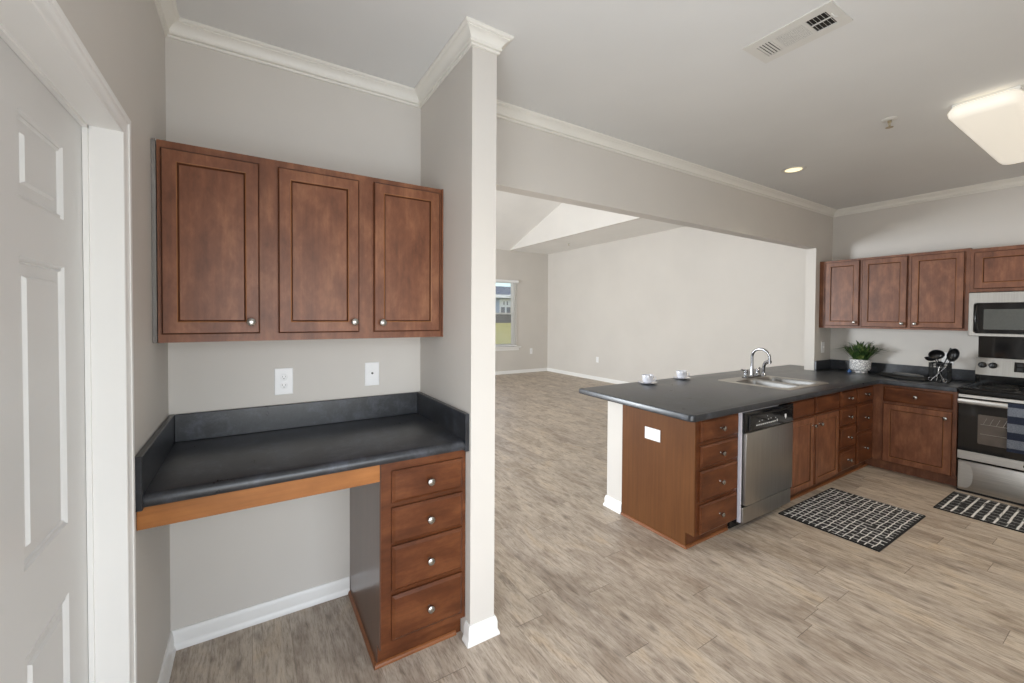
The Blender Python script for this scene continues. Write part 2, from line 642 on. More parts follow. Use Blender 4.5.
def copy_thing(o, loc, label=None, group=None):
    c = o.copy()
    COL.objects.link(c)
    c.location = loc
    for ch in list(o.children):
        d = ch.copy()
        COL.objects.link(d)
        d.parent = c
        for g in list(ch.children):
            e = g.copy()
            COL.objects.link(e)
            e.parent = d
    if label:
        c['label'] = label
    if group:
        c['group'] = group
    return c


class Frame:
    """local (u across, v up, n outward) to world"""

    def __init__(self, o, u, n):
        self.o, self.u, self.n = Vector(o), Vector(u), Vector(n)

    def __call__(self, u, v, n=0.0):
        return self.o + self.u * u + Vector((0, 0, v)) + self.n * n


def panel_front(F, w, h, t, panels=(), rings=(), chamfer=(0.006, 0.006), base=(0, 0), glaze_shade=1):
    """a slab w x h x t with chamfered front edge and recessed panels (u0,u1,v0,v1)"""
    mb = MB()
    cw, cd = chamfer
    bu, bv = base
    P = lambda u, v, n: F(bu + u, bv + v, n)

    def rect(u0, u1, v0, v1, n):
        return [P(u0, v0, n), P(u1, v0, n), P(u1, v1, n), P(u0, v1, n)]
    mb.loops([rect(0, w, 0, h, 0), rect(0, w, 0, h, t - cd)], True, False)
    mb.mi = glaze_shade if cd > 0.003 else 0
    mb.loops([rect(0, w, 0, h, t - cd), rect(cw, w - cw, cw, h - cw, t)], False, False)
    mb.mi = 0
    us = sorted({cw, w - cw} | {p[0] for p in panels} | {p[1] for p in panels})
    vs = sorted({cw, h - cw} | {p[2] for p in panels} | {p[3] for p in panels})
    for a, b in zip(us[:-1], us[1:]):
        for c, d in zip(vs[:-1], vs[1:]):
            pn = None
            for p in panels:
                if a >= p[0] - 1e-6 and b <= p[1] + 1e-6 and c >= p[2] - 1e-6 and d <= p[3] + 1e-6:
                    pn = p
            if pn is None:
                mb.poly(rect(a, b, c, d, t))
    for p in panels:
        ins = 0.0
        prev = rect(p[0], p[1], p[2], p[3], t)
        for k, (di, dn, gl) in enumerate(rings):
            cur = rect(p[0] + di, p[1] - di, p[2] + di, p[3] - di, t + dn)
            mb.mi = gl if glaze_shade else 0
            mb.loops([prev, cur], False, False)
            prev = cur
        mb.mi = 0
        mb.poly(prev)
    return mb


CAB_RINGS = [(0.003, -0.0014, 2), (0.0085, -0.0085, 1), (0.0105, -0.0085, 0)]


def knob(parent, p, n, label='satin nickel knob'):
    mb = MB()
    mb.lathe(p, n, [(0.0075, 0.0), (0.0060, 0.003), (0.0052, 0.012), (0.0075, 0.016), (0.0145, 0.019), (0.0162, 0.023),
                    (0.0150, 0.028), (0.0095, 0.0315), (0.004, 0.0325)], 16)
    o = mb.build('knob', M['nickel'], parent, smooth=True)
    o['label'] = label
    return o


def cab_door(parent, F, u0, u1, v0, v1, kn=None, t=0.019, stile=0.045):
    w, h = u1 - u0, v1 - v0
    mb = panel_front(F, w, h, t, [(stile, w - stile, stile, h - stile)], CAB_RINGS, (0.005, 0.005), (u0, v0))
    d = mb.build('door', [M['wood'], M['glaze_shade'], M['lit_edge']], parent)
    if kn:
        knob(d, F(kn[0], kn[1], t), F.n)
    return d


def cab_drawer(parent, F, u0, u1, v0, v1, kn=True, t=0.019):
    mb = panel_front(F, u1 - u0, v1 - v0, t, (), (), (0.012, 0.008), (u0, v0), 0)
    d = mb.build('drawer' if kn else 'drawer_front', [M['wood_h_shaded'], M['glaze_shade']], parent)
    if kn:
        knob(d, F((u0 + u1) / 2, (v0 + v1) / 2, t), F.n)
    return d


# ------------------------------------------------------------------ dimensions
H = 2.728
ZC = H - 0.070
W = 1.132           # desk niche width
TP = 0.123          # partition thickness
DP = 0.657          # partition depth
YB = -0.142         # kitchen face of the beam
YB2 = -0.042        # living face of the beam
ZS = 2.259          # underside of the beam
XJ = 5.683          # end of the opening
XR = 6.090          # kitchen end wall
YK = -3.05           # wall behind the camera
XL, YL = 7.138, 6.80   # living room far walls
ZL = 3.16           # flat living ceiling strip
XV = 5.90           # where the vault starts
VS = 0.345          # vault slope

# ------------------------------------------------------------------ structure
mb = MB()
mb.box(-2.2, XL + 0.15, YK - 0.3, YL + 0.15, -0.06, 0.0)
struct(mb.build('floor', M['floor']))

mb = MB()
mb.box(-0.15, XR + 0.15, YK - 0.1, YB, H, H + 0.06)
mb.box(-0.15, W + TP, YB, 0.0, H, H + 0.06)
struct(mb.build('ceiling', M['ceiling']))

# left wall with door opening (X = 0 face); opening Y -1.505 .. -0.735, up to z 1.985
DY0, DY1, DZ = -1.622, -0.752, 1.980
mb = MB()
mb.box(-0.12, 0, DY1, 0.12, 0, H)
mb.box(-0.12, 0, -1.74, DY0, 0, H)
mb.box(-0.12, 0, YK, -2.96, 0, H)
mb.box(-0.12, 0, -2.96, -1.74, 2.10, H)  # wall above the gap added for the left fill lamp
mb.box(-0.12, 0, DY0, DY1, DZ, H)
struct(mb.build('wall_left', M['wall']))
# wall behind the desk
mb = MB()
mb.box(-0.12, W + TP, 0, 0.12, 0, 5.6)
struct(mb.build('wall_desk', M['wall']))
# partition beside the desk
mb = MB()
mb.box(W, W + TP, -DP, 0, 0, H)
struct(mb.build('wall_partition', M['wall']))
# beam over the opening
mb = MB()
mb.box(W + TP, XL + 0.1, YB, YB2, ZS, 5.6)
struct(mb.build('wall_beam', M['wall']))
# stub wall at the end of the opening, and on behind the kitchen end wall
mb = MB()
mb.box(XJ, XL + 0.1, YB, YB2, 0, ZS)
struct(mb.build('wall_stub', M['wall']))
mb = MB()
mb.box(XR, XR + 0.12, YK, YB, 0, H)
struct(mb.build('wall_kitchen_end', M['wall']))
# wall behind the camera with a made-up opening for the fill lamp
mb = MB()
for x0, x1, z0, z1 in ((-0.12, 0.12, 0, H), (1.48, 3.35, 0, H), (5.65, XR + 0.12, 0, H), (0.12, 1.48, 1.96, H), (0.12, 1.48, 0, 0.28), (3.35, 5.65, 0, H)):
    mb.box(x0, x1, YK - 0.12, YK, z0, z1)
struct(mb.build('wall_behind_camera', M['wall']))
# living room
WX0, WX1, WZ0, WZ1 = 5.05, 6.085, 0.70, 2.395
mb = MB()
Y0, Y1 = YL, YL + 0.14
mb.box(-2.0, WX0, Y0, Y1, 0, ZL)
mb.box(WX0, WX1, Y0, Y1, 0, WZ0)
mb.box(WX0, WX1, Y0, Y1, WZ1, ZL)
mb.box(WX1, XL + 0.1, Y0, Y1, 0, ZL)
struct(mb.build('wall_living_far', M['wall']))
mb = MB()
mb.box(XL, XL + 0.1, YB2, YL, 0, ZL)
struct(mb.build('wall_living_right', M['wall']))
mb = MB()
mb.box(-2.1, -2.0, 0.12, 2.8, 0, 5.6)
mb.box(-2.1, -2.0, 4.4, YL, 0, 5.6)
mb.box(-2.1, -2.0, 2.8, 4.4, 0, 0.65)
mb.box(-2.1, -2.0, 2.8, 4.4, 2.25, 5.6)
struct(mb.build('wall_living_left', M['wall']))
mb = MB()
mb.box(-2.1, -0.12, 0.0, 0.12, 0, 5.6)
struct(mb.build('wall_living_near', M['wall']))
# living ceiling: flat strip, vertical cheek and sloping vault
mb = MB()
mb.box(XV + 0.06, XL + 0.1, YB2, YL + 0.14, ZL, ZL + 0.05)
struct(mb.build('ceiling_living_strip', M['ceiling_white']))
mb = MB()
zt = ZL + VS * (YL - YB2)
mb.prism([(YL, ZL), (YB2, ZL), (YB2, zt)], lambda a, b, d: Vector((d, a, b)), XV, XV + 0.06)
struct(mb.build('wall_living_cheek', M['wall_lit']))
mb = MB()
mb.prism([(YL + 0.14, ZL - VS * 0.14), (YB2 - 0.1, zt + VS * 0.1), (YB2 - 0.1, zt + VS * 0.1 + 0.08), (YL + 0.14, ZL - VS * 0.14 + 0.08)],
         lambda a, b, d: Vector((d, a, b)), -2.1, XV + 0.05)
struct(mb.build('ceiling_living_vault', M['ceiling_white']))
# half wall behind the peninsula
mb = MB()
mb.box(2.652, XJ, -0.132, 0.025, 0, 0.841)
struct(mb.build('wall_half', M['wall']))


# ------------------------------------------------------------------ mouldings
def sweep(path, prof, side=1):
    """prof (out, z) swept along a plan polyline, one mitred piece per segment; side picks the outward side"""
    pts = [Vector((p[0], p[1])) for p in path]
    n = len(pts)
    dirs = [(pts[i + 1] - pts[i]).normalized() for i in range(n - 1)]
    nor = [Vector((-d.y, d.x)) * side for d in dirs]
    mit = []
    for i in range(n):
        if i == 0:
            mit.append(nor[0])
        elif i == n - 1:
            mit.append(nor[-1])
        else:
            a, b = nor[i - 1], nor[i]
            mit.append((a + b) / (1 + a.dot(b)))
    out = []
    for i in range(n - 1):
        mb = MB()
        rings = []
        for j in (i, i + 1):
            rings.append([Vector((pts[j].x + mit[j].x * o, pts[j].y + mit[j].y * o, z)) for o, z in prof])
        mb.loops(rings)
        out.append(mb)
    return out


CROWN = [(0.0, H - 0.072), (0.009, H - 0.072), (0.0115, H - 0.068), (0.0105, H - 0.0635), (0.0065, H - 0.0625), (0.0065, H - 0.0605),
         (0.0155, H - 0.0595), (0.0185, H - 0.056), (0.0175, H - 0.051), (0.0145, H - 0.050), (0.017, H - 0.042), (0.024, H - 0.031),
         (0.034, H - 0.022), (0.044, H - 0.018), (0.044, H - 0.0145), (0.051, H - 0.0135), (0.0545, H - 0.010), (0.0565, H - 0.0085), (0.0565, H - 0.0005),
         (0.0, H - 0.0005)]
BASE = [(0.0, 0.0005), (0.021, 0.0005), (0.021, 0.008), (0.017, 0.018), (0.0135, 0.024), (0.0125, 0.030), (0.0125, 0.060),
        (0.010, 0.068), (0.0085, 0.076), (0.005, 0.083), (0.0, 0.083)]
ntrim = 0


def add_trim(path, prof, mat, side, names):
    for mb, nm in zip(sweep(path, prof, side), names):
        struct(mb.build(nm, mat, smooth=True, angle=35))


add_trim([(0, YK), (0, 0), (W, 0), (W, -DP), (W + TP, -DP), (W + TP, YB), (XR, YB), (XR, YK)], CROWN, M['crown'], -1,
         ['trim_%d' % i for i in range(1, 8)])
add_trim([(0, -0.692), (0, 0), (0.742, 0)], BASE, M['trim'], -1, ['baseboard_left', 'baseboard_desk'])
add_trim([(W, -0.618), (W, -DP), (W + TP, -DP), (W + TP, YB2), (W + TP, 0.12)], BASE, M['trim'], -1,
         ['baseboard_partition_left', 'baseboard_partition_end', 'baseboard_partition_right', 'baseboard_partition_back'])
add_trim([(-2.0, YL), (XL, YL), (XL, YB2)], BASE, M['trim'], -1, ['baseboard_living_far', 'baseboard_living_right'])
add_trim([(2.652, -0.132), (2.652, 0.025), (XJ, 0.025)], BASE, M['trim'], 1, ['baseboard_half_wall_end', 'baseboard_half_wall_back'])

# ------------------------------------------------------------------ door on the left
door = thing('door_1', None, None, (-0.078, -1.12, 0.0))
door['kind'] = 'structure'
Fd = Frame((-0.109, DY0 + 0.004, 0.012), (0, 1, 0), (1, 0, 0))
dw = (DY1 - DY0) - 0.008
pan = []
uA1 = -0.895 - (DY0 + 0.004)
uA0 = uA1 - 0.232
uB0 = dw - uA1
uB1 = uB0 + 0.232
uB0, uB1 = dw - uA1, dw - uA0
for (a, b) in ((uB0, uB1), (uA0, uA1)):
    for (c, d) in ((1.683, 1.856), (0.951, 1.571), (0.19, 0.78)):
        pan.append((a, b, c, d))
DRINGS = [(0.0035, -0.005, 0), (0.008, -0.0055, 0), (0.010, -0.003, 0), (0.013, -0.008, 0), (0.036, -0.009, 0), (0.041, -0.003, 0)]
panel_front(Fd, dw, DZ - 0.018, 0.035, pan, DRINGS, (0.002, 0.002), glaze_shade=0).build('door_slab', M['door'], door)
mb = MB()    # jamb and stop
jt = 0.018
mb.box(-0.119, 0.001, DY1 - 0.003, DY1 + 0.0, 0.0, DZ)
mb.box(-0.119, 0.001, DY0, DY0 + 0.003, 0.0, DZ)
mb.box(-0.119, 0.001, DY0, DY1, DZ - 0.003, DZ)
mb.box(-0.073, -0.062, DY1 - 0.012, DY1 - 0.003, 0.0, DZ - 0.003)
mb.box(-0.073, -0.062, DY0 + 0.003, DY0 + 0.012, 0.0, DZ - 0.003)
mb.box(-0.073, -0.062, DY0 + 0.003, DY1 - 0.003, DZ - 0.012, DZ - 0.003)
mb.build('door_jamb', M['trim'], door)
mb = MB()    # casing, mitred at the head
CAS = [(0.0, 0.001), (0.0, 0.007), (0.003, 0.009), (0.008, 0.009), (0.009, 0.006), (0.012, 0.0055), (0.024, 0.008), (0.034, 0.012), (0.036, 0.0105),
       (0.038, 0.014), (0.044, 0.0155), (0.051, 0.0155), (0.056, 0.012), (0.056, 0.001)]
rings = []
for (y, z, sy, sz) in ((DY1 - 0.004, 0.001, 1, 0), (DY1 - 0.004, DZ - 0.004, 1, 1), (DY0 + 0.004, DZ - 0.004, -1, 1), (DY0 + 0.004, 0.001, -1, 0)):
    rings.append([Vector((n, y + o * sy, z + o * sz)) for o, n in CAS])
mb.loops(rings)
mb.build('door_casing', M['trim'], door, smooth=True, angle=25)

# ------------------------------------------------------------------ living room window
win = thing('window_1', None, None, ((WX0 + WX1) / 2, YL + 0.08, WZ0))
win['kind'] = 'structure'
mb = MB()
fy0, fy1 = YL + 0.06, YL + 0.13
fw = 0.028
mb.box(WX0 + 0.001, WX0 + fw, fy0, fy1, WZ0 + 0.001, WZ1 - 0.001)
mb.box(WX1 - fw, WX1 - 0.001, fy0, fy1, WZ0 + 0.001, WZ1 - 0.001)
mb.box(WX0 + fw, WX1 - fw, fy0, fy1, WZ1 - fw, WZ1 - 0.001)
mb.box(WX0 + fw, WX1 - fw, fy0, fy1, WZ0 + 0.001, WZ0 + fw)
mb.build('window_frame', M['trim'], win)
zm = 1.545
for nm, z0, z1, yy in (('window_sash', WZ0 + fw, zm + 0.02, fy0 + 0.008), ('window_sash', zm - 0.02, WZ1 - fw, fy0 + 0.036)):
    mb = MB()
    x0, x1, s = WX0 + fw, WX1 - fw, 0.034
    mb.box(x0, x0 + s, yy, yy + 0.026, z0, z1)
    mb.box(x1 - s, x1, yy, yy + 0.026, z0, z1)
    mb.box(x0 + s, x1 - s, yy, yy + 0.026, z0, z0 + s)
    mb.box(x0 + s, x1 - s, yy, yy + 0.026, z1 - s, z1)
    sash = mb.build(nm, M['trim'], win)
    mb = MB()
    mb.box(x0 + s - 0.004, x1 - s + 0.004, yy + 0.011, yy + 0.015, z0 + s - 0.004, z1 - s + 0.004)
    mb.build('window_glass', M['glass'], sash)
mb = MB()
mb.box(WX0 - 0.12, WX1 + 0.17, YL - 0.055, YL + 0.06, WZ0 - 0.032, WZ0 - 0.001, 0.006)
mb.box(WX0 - 0.08, WX1 + 0.12, YL - 0.018, YL - 0.001, WZ0 - 0.10, WZ0 - 0.033, 0.003)
mb.build('window_sill', M['trim'], win)

# blinds
bl = thing('window_blind', 'white mini blind with open slats hanging in the far window', 'blind', (5.58, YL - 0.02, 0.75))
bx0, bx1 = WX0 - 0.02, WX1 + 0.045
mb = MB()
mb.box(bx0 - 0.02, bx1 + 0.035, YL - 0.052, YL - 0.002, 2.335, 2.405, 0.004)
mb.build('headrail', M['blind'], bl)
mb = MB()
z = 0.755
while z < 2.325:
    mb.prism([(YL - 0.040, z - 0.005), (YL - 0.014, z + 0.003), (YL - 0.014, z + 0.0044), (YL - 0.040, z - 0.0036)], lambda a, b, d: Vector((d, a, b)), bx0, bx1)
    z += 0.0265
mb.build('slats', M['blind'], bl)
mb = MB()
mb.box(bx0, bx1, YL - 0.045, YL - 0.012, 0.712, 0.740, 0.004)
mb.build('bottom_rail', M['blind'], bl)
for x in (bx0 + 0.1, bx1 - 0.1):
    mb = MB()
    mb.tube([(x, YL - 0.042, 0.74), (x, YL - 0.042, 2.34)], 0.0012, 6)
    mb.build('ladder_cord', M['blind'], bl)

# ------------------------------------------------------------------ outside the window
mb = MB()
mb.prism([(YL + 0.2, -0.25), (30, 0.88), (60, 0.95), (60, -0.6), (YL + 0.2, -0.6)], lambda a, b, d: Vector((d, a, b)), -15, 60)
tag(mb.build('lawn', M['lawn']), 'sunlit green lawn seen through the far window', 'lawn', kind='structure')
mb = MB()
for i in range(80):
    x = 8 + i * 0.305
    mb.box(x, x + 0.285, 30.0, 30.03, 0.80, 1.62)
mb.box(8, 32.4, 30.03, 30.07, 1.0, 1.08)
mb.box(8, 32.4, 30.03, 30.07, 1.4, 1.48)
mb.box(8, 32.4, 29.94, 30.07, 1.62, 1.66)
tag(mb.build('garden_fence', M['fence'], at=(20, 30, 0.85)), 'low dark board fence at the end of the lawn outside', 'fence')
house = thing('neighbour_house', 'pale blue house with grey roof beyond the dark fence outside', 'house', (21, 36, 0.9))
mb = MB()
for i in range(22):
    z = 0.9 + i * 0.12
    mb.prism([(34.0, z), (34.0, z + 0.12), (33.975, z)], lambda a, b, d: Vector((d, a, b)), 14, 30)
mb.box(14, 30, 34.0, 40, 0.9, 3.55)
mb.build('house_walls', M['siding'], house)
mb = MB()
mb.prism([(33.4, 3.62), (37, 4.75), (40.6, 3.62), (40.6, 3.5), (33.4, 3.5)], lambda a, b, d: Vector((d, a, b)), 13.5, 30.5)
mb.build('house_roof', M['roofing'], house)
mb = MB()
mb.prism([(21.9, 3.52), (25.0, 4.5), (28.1, 3.52)], lambda a, b, d: Vector((a, d, b)), 33.3, 36.9)
mb.box(13.5, 30.5, 33.34, 33.39, 3.32, 3.62)
mb.build('house_fascia', M['house_trim'], house)
for x in (21.45, 25.2):
    mb = MB()
    mb.box(x, x + 1.42, 33.93, 33.974, 1.70, 3.22)
    wf = mb.build('house_window', M['house_trim'], house)
    for px0, px1, pz0, pz1 in ((0.16, 0.60, 1.80, 2.40), (0.82, 1.28, 1.80, 2.40), (0.44, 0.56, 2.62, 3.0), (0.82, 0.98, 2.62, 3.0)):
        mb = MB()
        mb.box(x + px0, x + px1, 33.915, 33.929, pz0, pz1)
        mb.build('house_pane', M['house_glass'], wf)

# ------------------------------------------------------------------ desk nook
FD = Frame((0, -0.612, 0), (1, 0, 0), (0, -1, 0))
cab = thing('wall_cabinet', 'three-door brown wooden wall cabinet hung above the desk counter', 'cabinet', (W / 2, -0.16, 1.365))
mb = MB()
mb.box(0.016, W - 0.010, -0.33, -0.002, 1.366, 2.110)
mb.build('cabinet_body', M['wood'], cab)
mb = MB()
mb.box(0.0015, 0.0135, -0.335, -0.300, 1.366, 2.110)
tag(mb.build('filler_strip', M['filler'], cab), 'grey-looking filler strip against the left wall')
mb = MB()
mb.box(W - 0.009, W - 0.001, -0.338, -0.300, 1.366, 2.110)
mb.build('filler_strip', M['wood'], cab)
FU = Frame((0, -0.33, 0), (1, 0, 0), (0, -1, 0))
cab_door(cab, FU, 0.028, 0.336, 1.397, 2.080, (0.306, 1.443))
cab_door(cab, FU, 0.402, 0.722, 1.397, 2.080, (0.698, 1.443))
cab_door(cab, FU, 0.787, 1.110, 1.397, 2.086, (0.822, 1.440))

# desk counter
dc = thing('desk_counter', 'dark charcoal laminate desk counter between the left wall and the partition', 'countertop', (W / 2, -0.32, 0.872))
mb = MB()
pf = [(-0.003, 0.873), (-0.628, 0.873), (-0.638, 0.8755), (-0.643, 0.882), (-0.644, 0.894), (-0.641, 0.905), (-0.634, 0.912), (-0.622, 0.916),
      (-0.003, 0.916)]
mb.prism(pf, lambda a, b, d: Vector((d, a, b)), 0.022, W - 0.022)
mb.build('worktop', M['counter'], dc, smooth=True, angle=35)
mb = MB()
mb.box(0.022, W - 0.022, -0.021, -0.002, 0.9165, 1.036, 0.002, 1)
mb.build('backsplash', M['counter'], dc)
for x0, x1 in ((0.002, 0.0215), (W - 0.0215, W - 0.002)):
    mb = MB()
    mb.box(x0, x1, -0.647, -0.002, 0.868, 1.036, 0.002, 1)
    mb.build('side_splash', M['counter'], dc)

ap = MB()
ap.box(0.003, 0.742, -0.625, -0.606, 0.802, 0.8715, 0.001, 1)
tag(ap.build('desk_apron', M['apron'], at=(0.37, -0.615, 0.802)), 'lighter orange-brown apron board under the front of the desk counter', 'apron')

dk = thing('drawer_cabinet', 'four-drawer brown wooden cabinet under the desk counter against the partition', 'cabinet', (0.937, -0.31, 0.0))
mb = MB()
mb.box(0.750, W - 0.004, -0.612, -0.004, 0.098, 0.867)
mb.box(0.750, W - 0.004, -0.565, -0.004, 0.0005, 0.098)
mb.build('cabinet_body', M['wood_h_shaded'], dk)  # body in the darkened maple, shade coloured into the frame
mb = MB()
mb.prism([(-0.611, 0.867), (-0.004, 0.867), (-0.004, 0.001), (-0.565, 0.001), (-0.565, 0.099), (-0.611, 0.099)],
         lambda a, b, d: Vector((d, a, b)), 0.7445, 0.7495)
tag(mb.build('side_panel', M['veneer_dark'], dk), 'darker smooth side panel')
mb = MB()
for m_ in sweep([(0.744, -0.006), (0.744, -0.566), (W - 0.03, -0.566)], [(0, 0.001), (0.012, 0.001), (0.011, 0.008), (0.007, 0.014), (0, 0.018)], -1):
    me = bpy.data.meshes.new('tmp')
    m_.bm.to_mesh(me)
    mb.bm.from_mesh(me)
    m_.bm.free()
    bpy.data.meshes.remove(me)
tag(mb.build('shoe_moulding', M['shoe'], dk), 'lighter shoe moulding along the floor')
for v0, v1 in ((0.703, 0.834), (0.532, 0.681), (0.336, 0.521), (0.130, 0.316)):
    cab_drawer(dk, FD, 0.792, 1.108, v0, v1)


# ------------------------------------------------------------------ outlets
def outlet(name, label, cat, F, w, h, kind, group=None):
    t = thing(name, label, cat, F(0, 0, 0), group)
    mb = MB()
    P = lambda u0, u1, v0, v1, n: [F(u0, v0, n), F(u1, v0, n), F(u1, v1, n), F(u0, v1, n)]
    a, b = w / 2, h / 2
    mb.loops([P(-a, a, -b, b, 0.0005), P(-a, a, -b, b, 0.004), P(-a + 0.003, a - 0.003, -b + 0.003, b - 0.003, 0.006)])
    mb.build('plate', M['white_plastic'], t)
    if kind in ('duplex', 'duplex_side'):
        for s in (-1, 1):
            cu, cv = (0, s * 0.0205) if kind == 'duplex' else (s * 0.0205, 0)
            mb = MB()
            mb.lathe(F(cu, cv, 0.006), F.n, [(0.0165, 0), (0.0165, 0.0015), (0.015, 0.002)], 18)
            r = mb.build('receptacle', M['white_plastic'], t, smooth=True)
            mb = MB()
            for du, dv, ww, hh in ((-0.006, 0.003, 0.0016, 0.008), (0.006, 0.003, 0.0016, 0.007), (0, -0.007, 0.004, 0.004)):
                if kind == 'duplex_side':
                    du, dv, ww, hh = dv, du, hh, ww
                q = P(cu + du - ww / 2, cu + du + ww / 2, cv + dv - hh / 2, cv + dv + hh / 2, 0.0081)
                q2 = P(cu + du - ww / 2, cu + du + ww / 2, cv + dv - hh / 2, cv + dv + hh / 2, 0.0086)
                mb.loops([q, q2])
            mb.build('slots', M['slot_grey'], r)
    elif kind == 'jack':
        mb = MB()
        mb.lathe(F(0, 0.004, 0.006), F.n, [(0.0055, 0), (0.0055, 0.006), (0.0035, 0.007)], 12)
        tag(mb.build('jack', M['slot_grey'], t, smooth=True), 'small grey round jack')
        for v in (-0.042, 0.042):
            mb = MB()
            mb.lathe(F(0, v, 0.006), F.n, [(0.003, 0), (0.0028, 0.001)], 10)
            mb.build('screw', M['white_plastic'], t)
    elif kind == 'switch':
        mb = MB()
        mb.loops([P(-0.005, 0.005, -0.012, 0.012, 0.006), P(-0.004, 0.004, -0.002, 0.012, 0.014)])
        mb.build('toggle', M['white_plastic'], t)
    return t


outlet('wall_outlet', 'white duplex outlet on the wall above the desk counter', 'outlet', Frame((0.440, 0, 1.148), (1, 0, 0), (0, -1, 0)), 0.080, 0.130, 'duplex')
outlet('cable_jack', 'white single-jack wall plate above the desk counter near the partition', 'wall plate', Frame((0.860, 0, 1.156), (1, 0, 0), (0, -1, 0)), 0.075, 0.126, 'jack')
outlet('wall_outlet', 'white duplex outlet low beside the far window', 'outlet', Frame((6.60, YL, 0.560), (1, 0, 0), (0, -1, 0)), 0.080, 0.15, 'duplex')
outlet('wall_outlet', 'white duplex outlet low on the long living room wall', 'outlet', Frame((XL, 4.86, 0.478), (0, -1, 0), (-1, 0, 0)), 0.080, 0.13, 'duplex')
outlet('wall_outlet', 'white sideways duplex outlet on the brown peninsula end panel', 'outlet', Frame((2.6445, -0.411, 0.668), (0, -1, 0), (-1, 0, 0)), 0.128, 0.082, 'duplex_side')
outlet('wall_outlet', 'white outlet on the kitchen wall behind the utensil rack', 'outlet', Frame((XR, -1.120, 1.085), (0, -1, 0), (-1, 0, 0)), 0.085, 0.125, 'duplex')
outlet('light_switch', 'white switch plate on the grey stub wall left of the plant', 'switch', Frame((5.885, YB, 1.140), (1, 0, 0), (0, -1, 0)), 0.075, 0.125, 'switch')

# ------------------------------------------------------------------ peninsula cabinets
FP = Frame((0, -0.735, 0), (1, 0, 0), (0, -1, 0))
ZT = 0.841


def base_cab(name, label, x0, x1, sink=0):
    t = thing(name, label, 'cabinet', ((x0 + x1) / 2, -0.43, 0))
    mb = MB()
    if sink:
        mb.box(x0 + 0.0005, x1 - 0.0005, -0.735, -0.136, 0.100, 0.690)
        mb.box(x0 + 0.0005, x1 - 0.0005, -0.735, -0.660, 0.690, ZT)
        mb.box(x0 + 0.0005, x0 + 0.018, -0.660, -0.136, 0.690, ZT)
        if sink == 2:
            mb.box(x1 - 0.018, x1 - 0.0005, -0.660, -0.136, 0.690, ZT)
    else:
        mb.box(x0 + 0.0005, x1 - 0.0005, -0.735, -0.136, 0.100, ZT)
    mb.box(x0 + 0.0005, x1 - 0.0005, -0.675, -0.136, 0.0005, 0.100)
    mb.build('cabinet_body', M['wood_h_shaded'], t)  # darkened maple paints shade into the frames between drawers
    return t


pa = base_cab('base_cabinet', 'four-drawer base cabinet at the open end of the peninsula', 2.655, 3.112)
for v0, v1 in ((0.688, 0.826), (0.527, 0.664), (0.312, 0.505), (0.103, 0.290)):
    cab_drawer(pa, FP, 2.684, 3.098, v0, v1)
mb = MB()
mb.prism([(-0.734, ZT), (-0.134, ZT), (-0.134, 0.001), (-0.674, 0.001), (-0.674, 0.101), (-0.734, 0.101)],
         lambda a, b, d: Vector((d, a, b)), 2.6455, 2.6545)
tag(mb.build('end_panel', M['veneer'], pa), 'plain lighter brown end panel')
mb = MB()
for m_ in sweep([(2.645, -0.136), (2.645, -0.675), (3.10, -0.675)], [(0, 0.001), (0.012, 0.001), (0.011, 0.008), (0.007, 0.014), (0, 0.018)], -1):
    me = bpy.data.meshes.new('tmp')
    m_.bm.to_mesh(me)
    mb.bm.from_mesh(me)
    m_.bm.free()
    bpy.data.meshes.remove(me)
tag(mb.build('shoe_moulding', M['shoe'], pa), 'lighter shoe moulding along the floor')

ps = base_cab('base_cabinet', 'two-door sink base cabinet to the right of the dishwasher', 3.803, 4.690, 1)
cab_drawer(ps, FP, 3.816, 4.200, 0.690, 0.826, False)
cab_drawer(ps, FP, 4.234, 4.668, 0.690, 0.826, False)
cab_door(ps, FP, 3.806, 4.200, 0.103, 0.672, (4.172, 0.600))
cab_door(ps, FP, 4.234, 4.670, 0.103, 0.672, (4.290, 0.600))

pn = base_cab('base_cabinet', 'narrow four-drawer base cabinet between the sink doors and the corner drawers', 4.690, 5.056)
for v0, v1 in ((0.686, 0.826), (0.517, 0.660), (0.310, 0.493), (0.110, 0.282)):
    cab_drawer(pn, FP, 4.712, 5.040, v0, v1)
pw = base_cab('base_cabinet', 'three-drawer base cabinet tucked into the inside kitchen corner', 5.056, 5.488)
for v0, v1 in ((0.686, 0.826), (0.410, 0.660), (0.110, 0.380)):
    cab_drawer(pw, FP, 5.078, 5.430, v0, v1)
mb = MB()
for m_ in sweep([(3.806, -0.675), (5.545, -0.675)], [(0, 0.001), (0.012, 0.001), (0.011, 0.008), (0.007, 0.014), (0, 0.018)], -1):
    me = bpy.data.meshes.new('tmp')
    m_.bm.to_mesh(me)
    mb.bm.from_mesh(me)
    m_.bm.free()
    bpy.data.meshes.remove(me)
struct(mb.build('trim_8', M['shoe']))

# right-hand run
FR = Frame((5.490, 0, 0), (0, -1, 0), (-1, 0, 0))
pr = thing('base_cabinet', 'one-door base cabinet with one drawer, left of the stove', 'cabinet', (5.8, -0.9, 0))
mb = MB()
mb.box(5.490, XR - 0.002, -1.312, -0.145, 0.100, ZT)
mb.box(5.560, XR - 0.002, -1.312, -0.145, 0.0005, 0.100)
mb.build('cabinet_body', M['wood'], pr)
cab_drawer(pr, FR, 0.815, 1.286, 0.682, 0.822)
cab_door(pr, FR, 0.815, 1.286, 0.100, 0.662, (1.246, 0.600), stile=0.052)

# ------------------------------------------------------------------ kitchen counter
kc = thing('kitchen_counter', 'dark charcoal L-shaped kitchen countertop over the peninsula', 'countertop', (4.0, -0.3, 0.842))


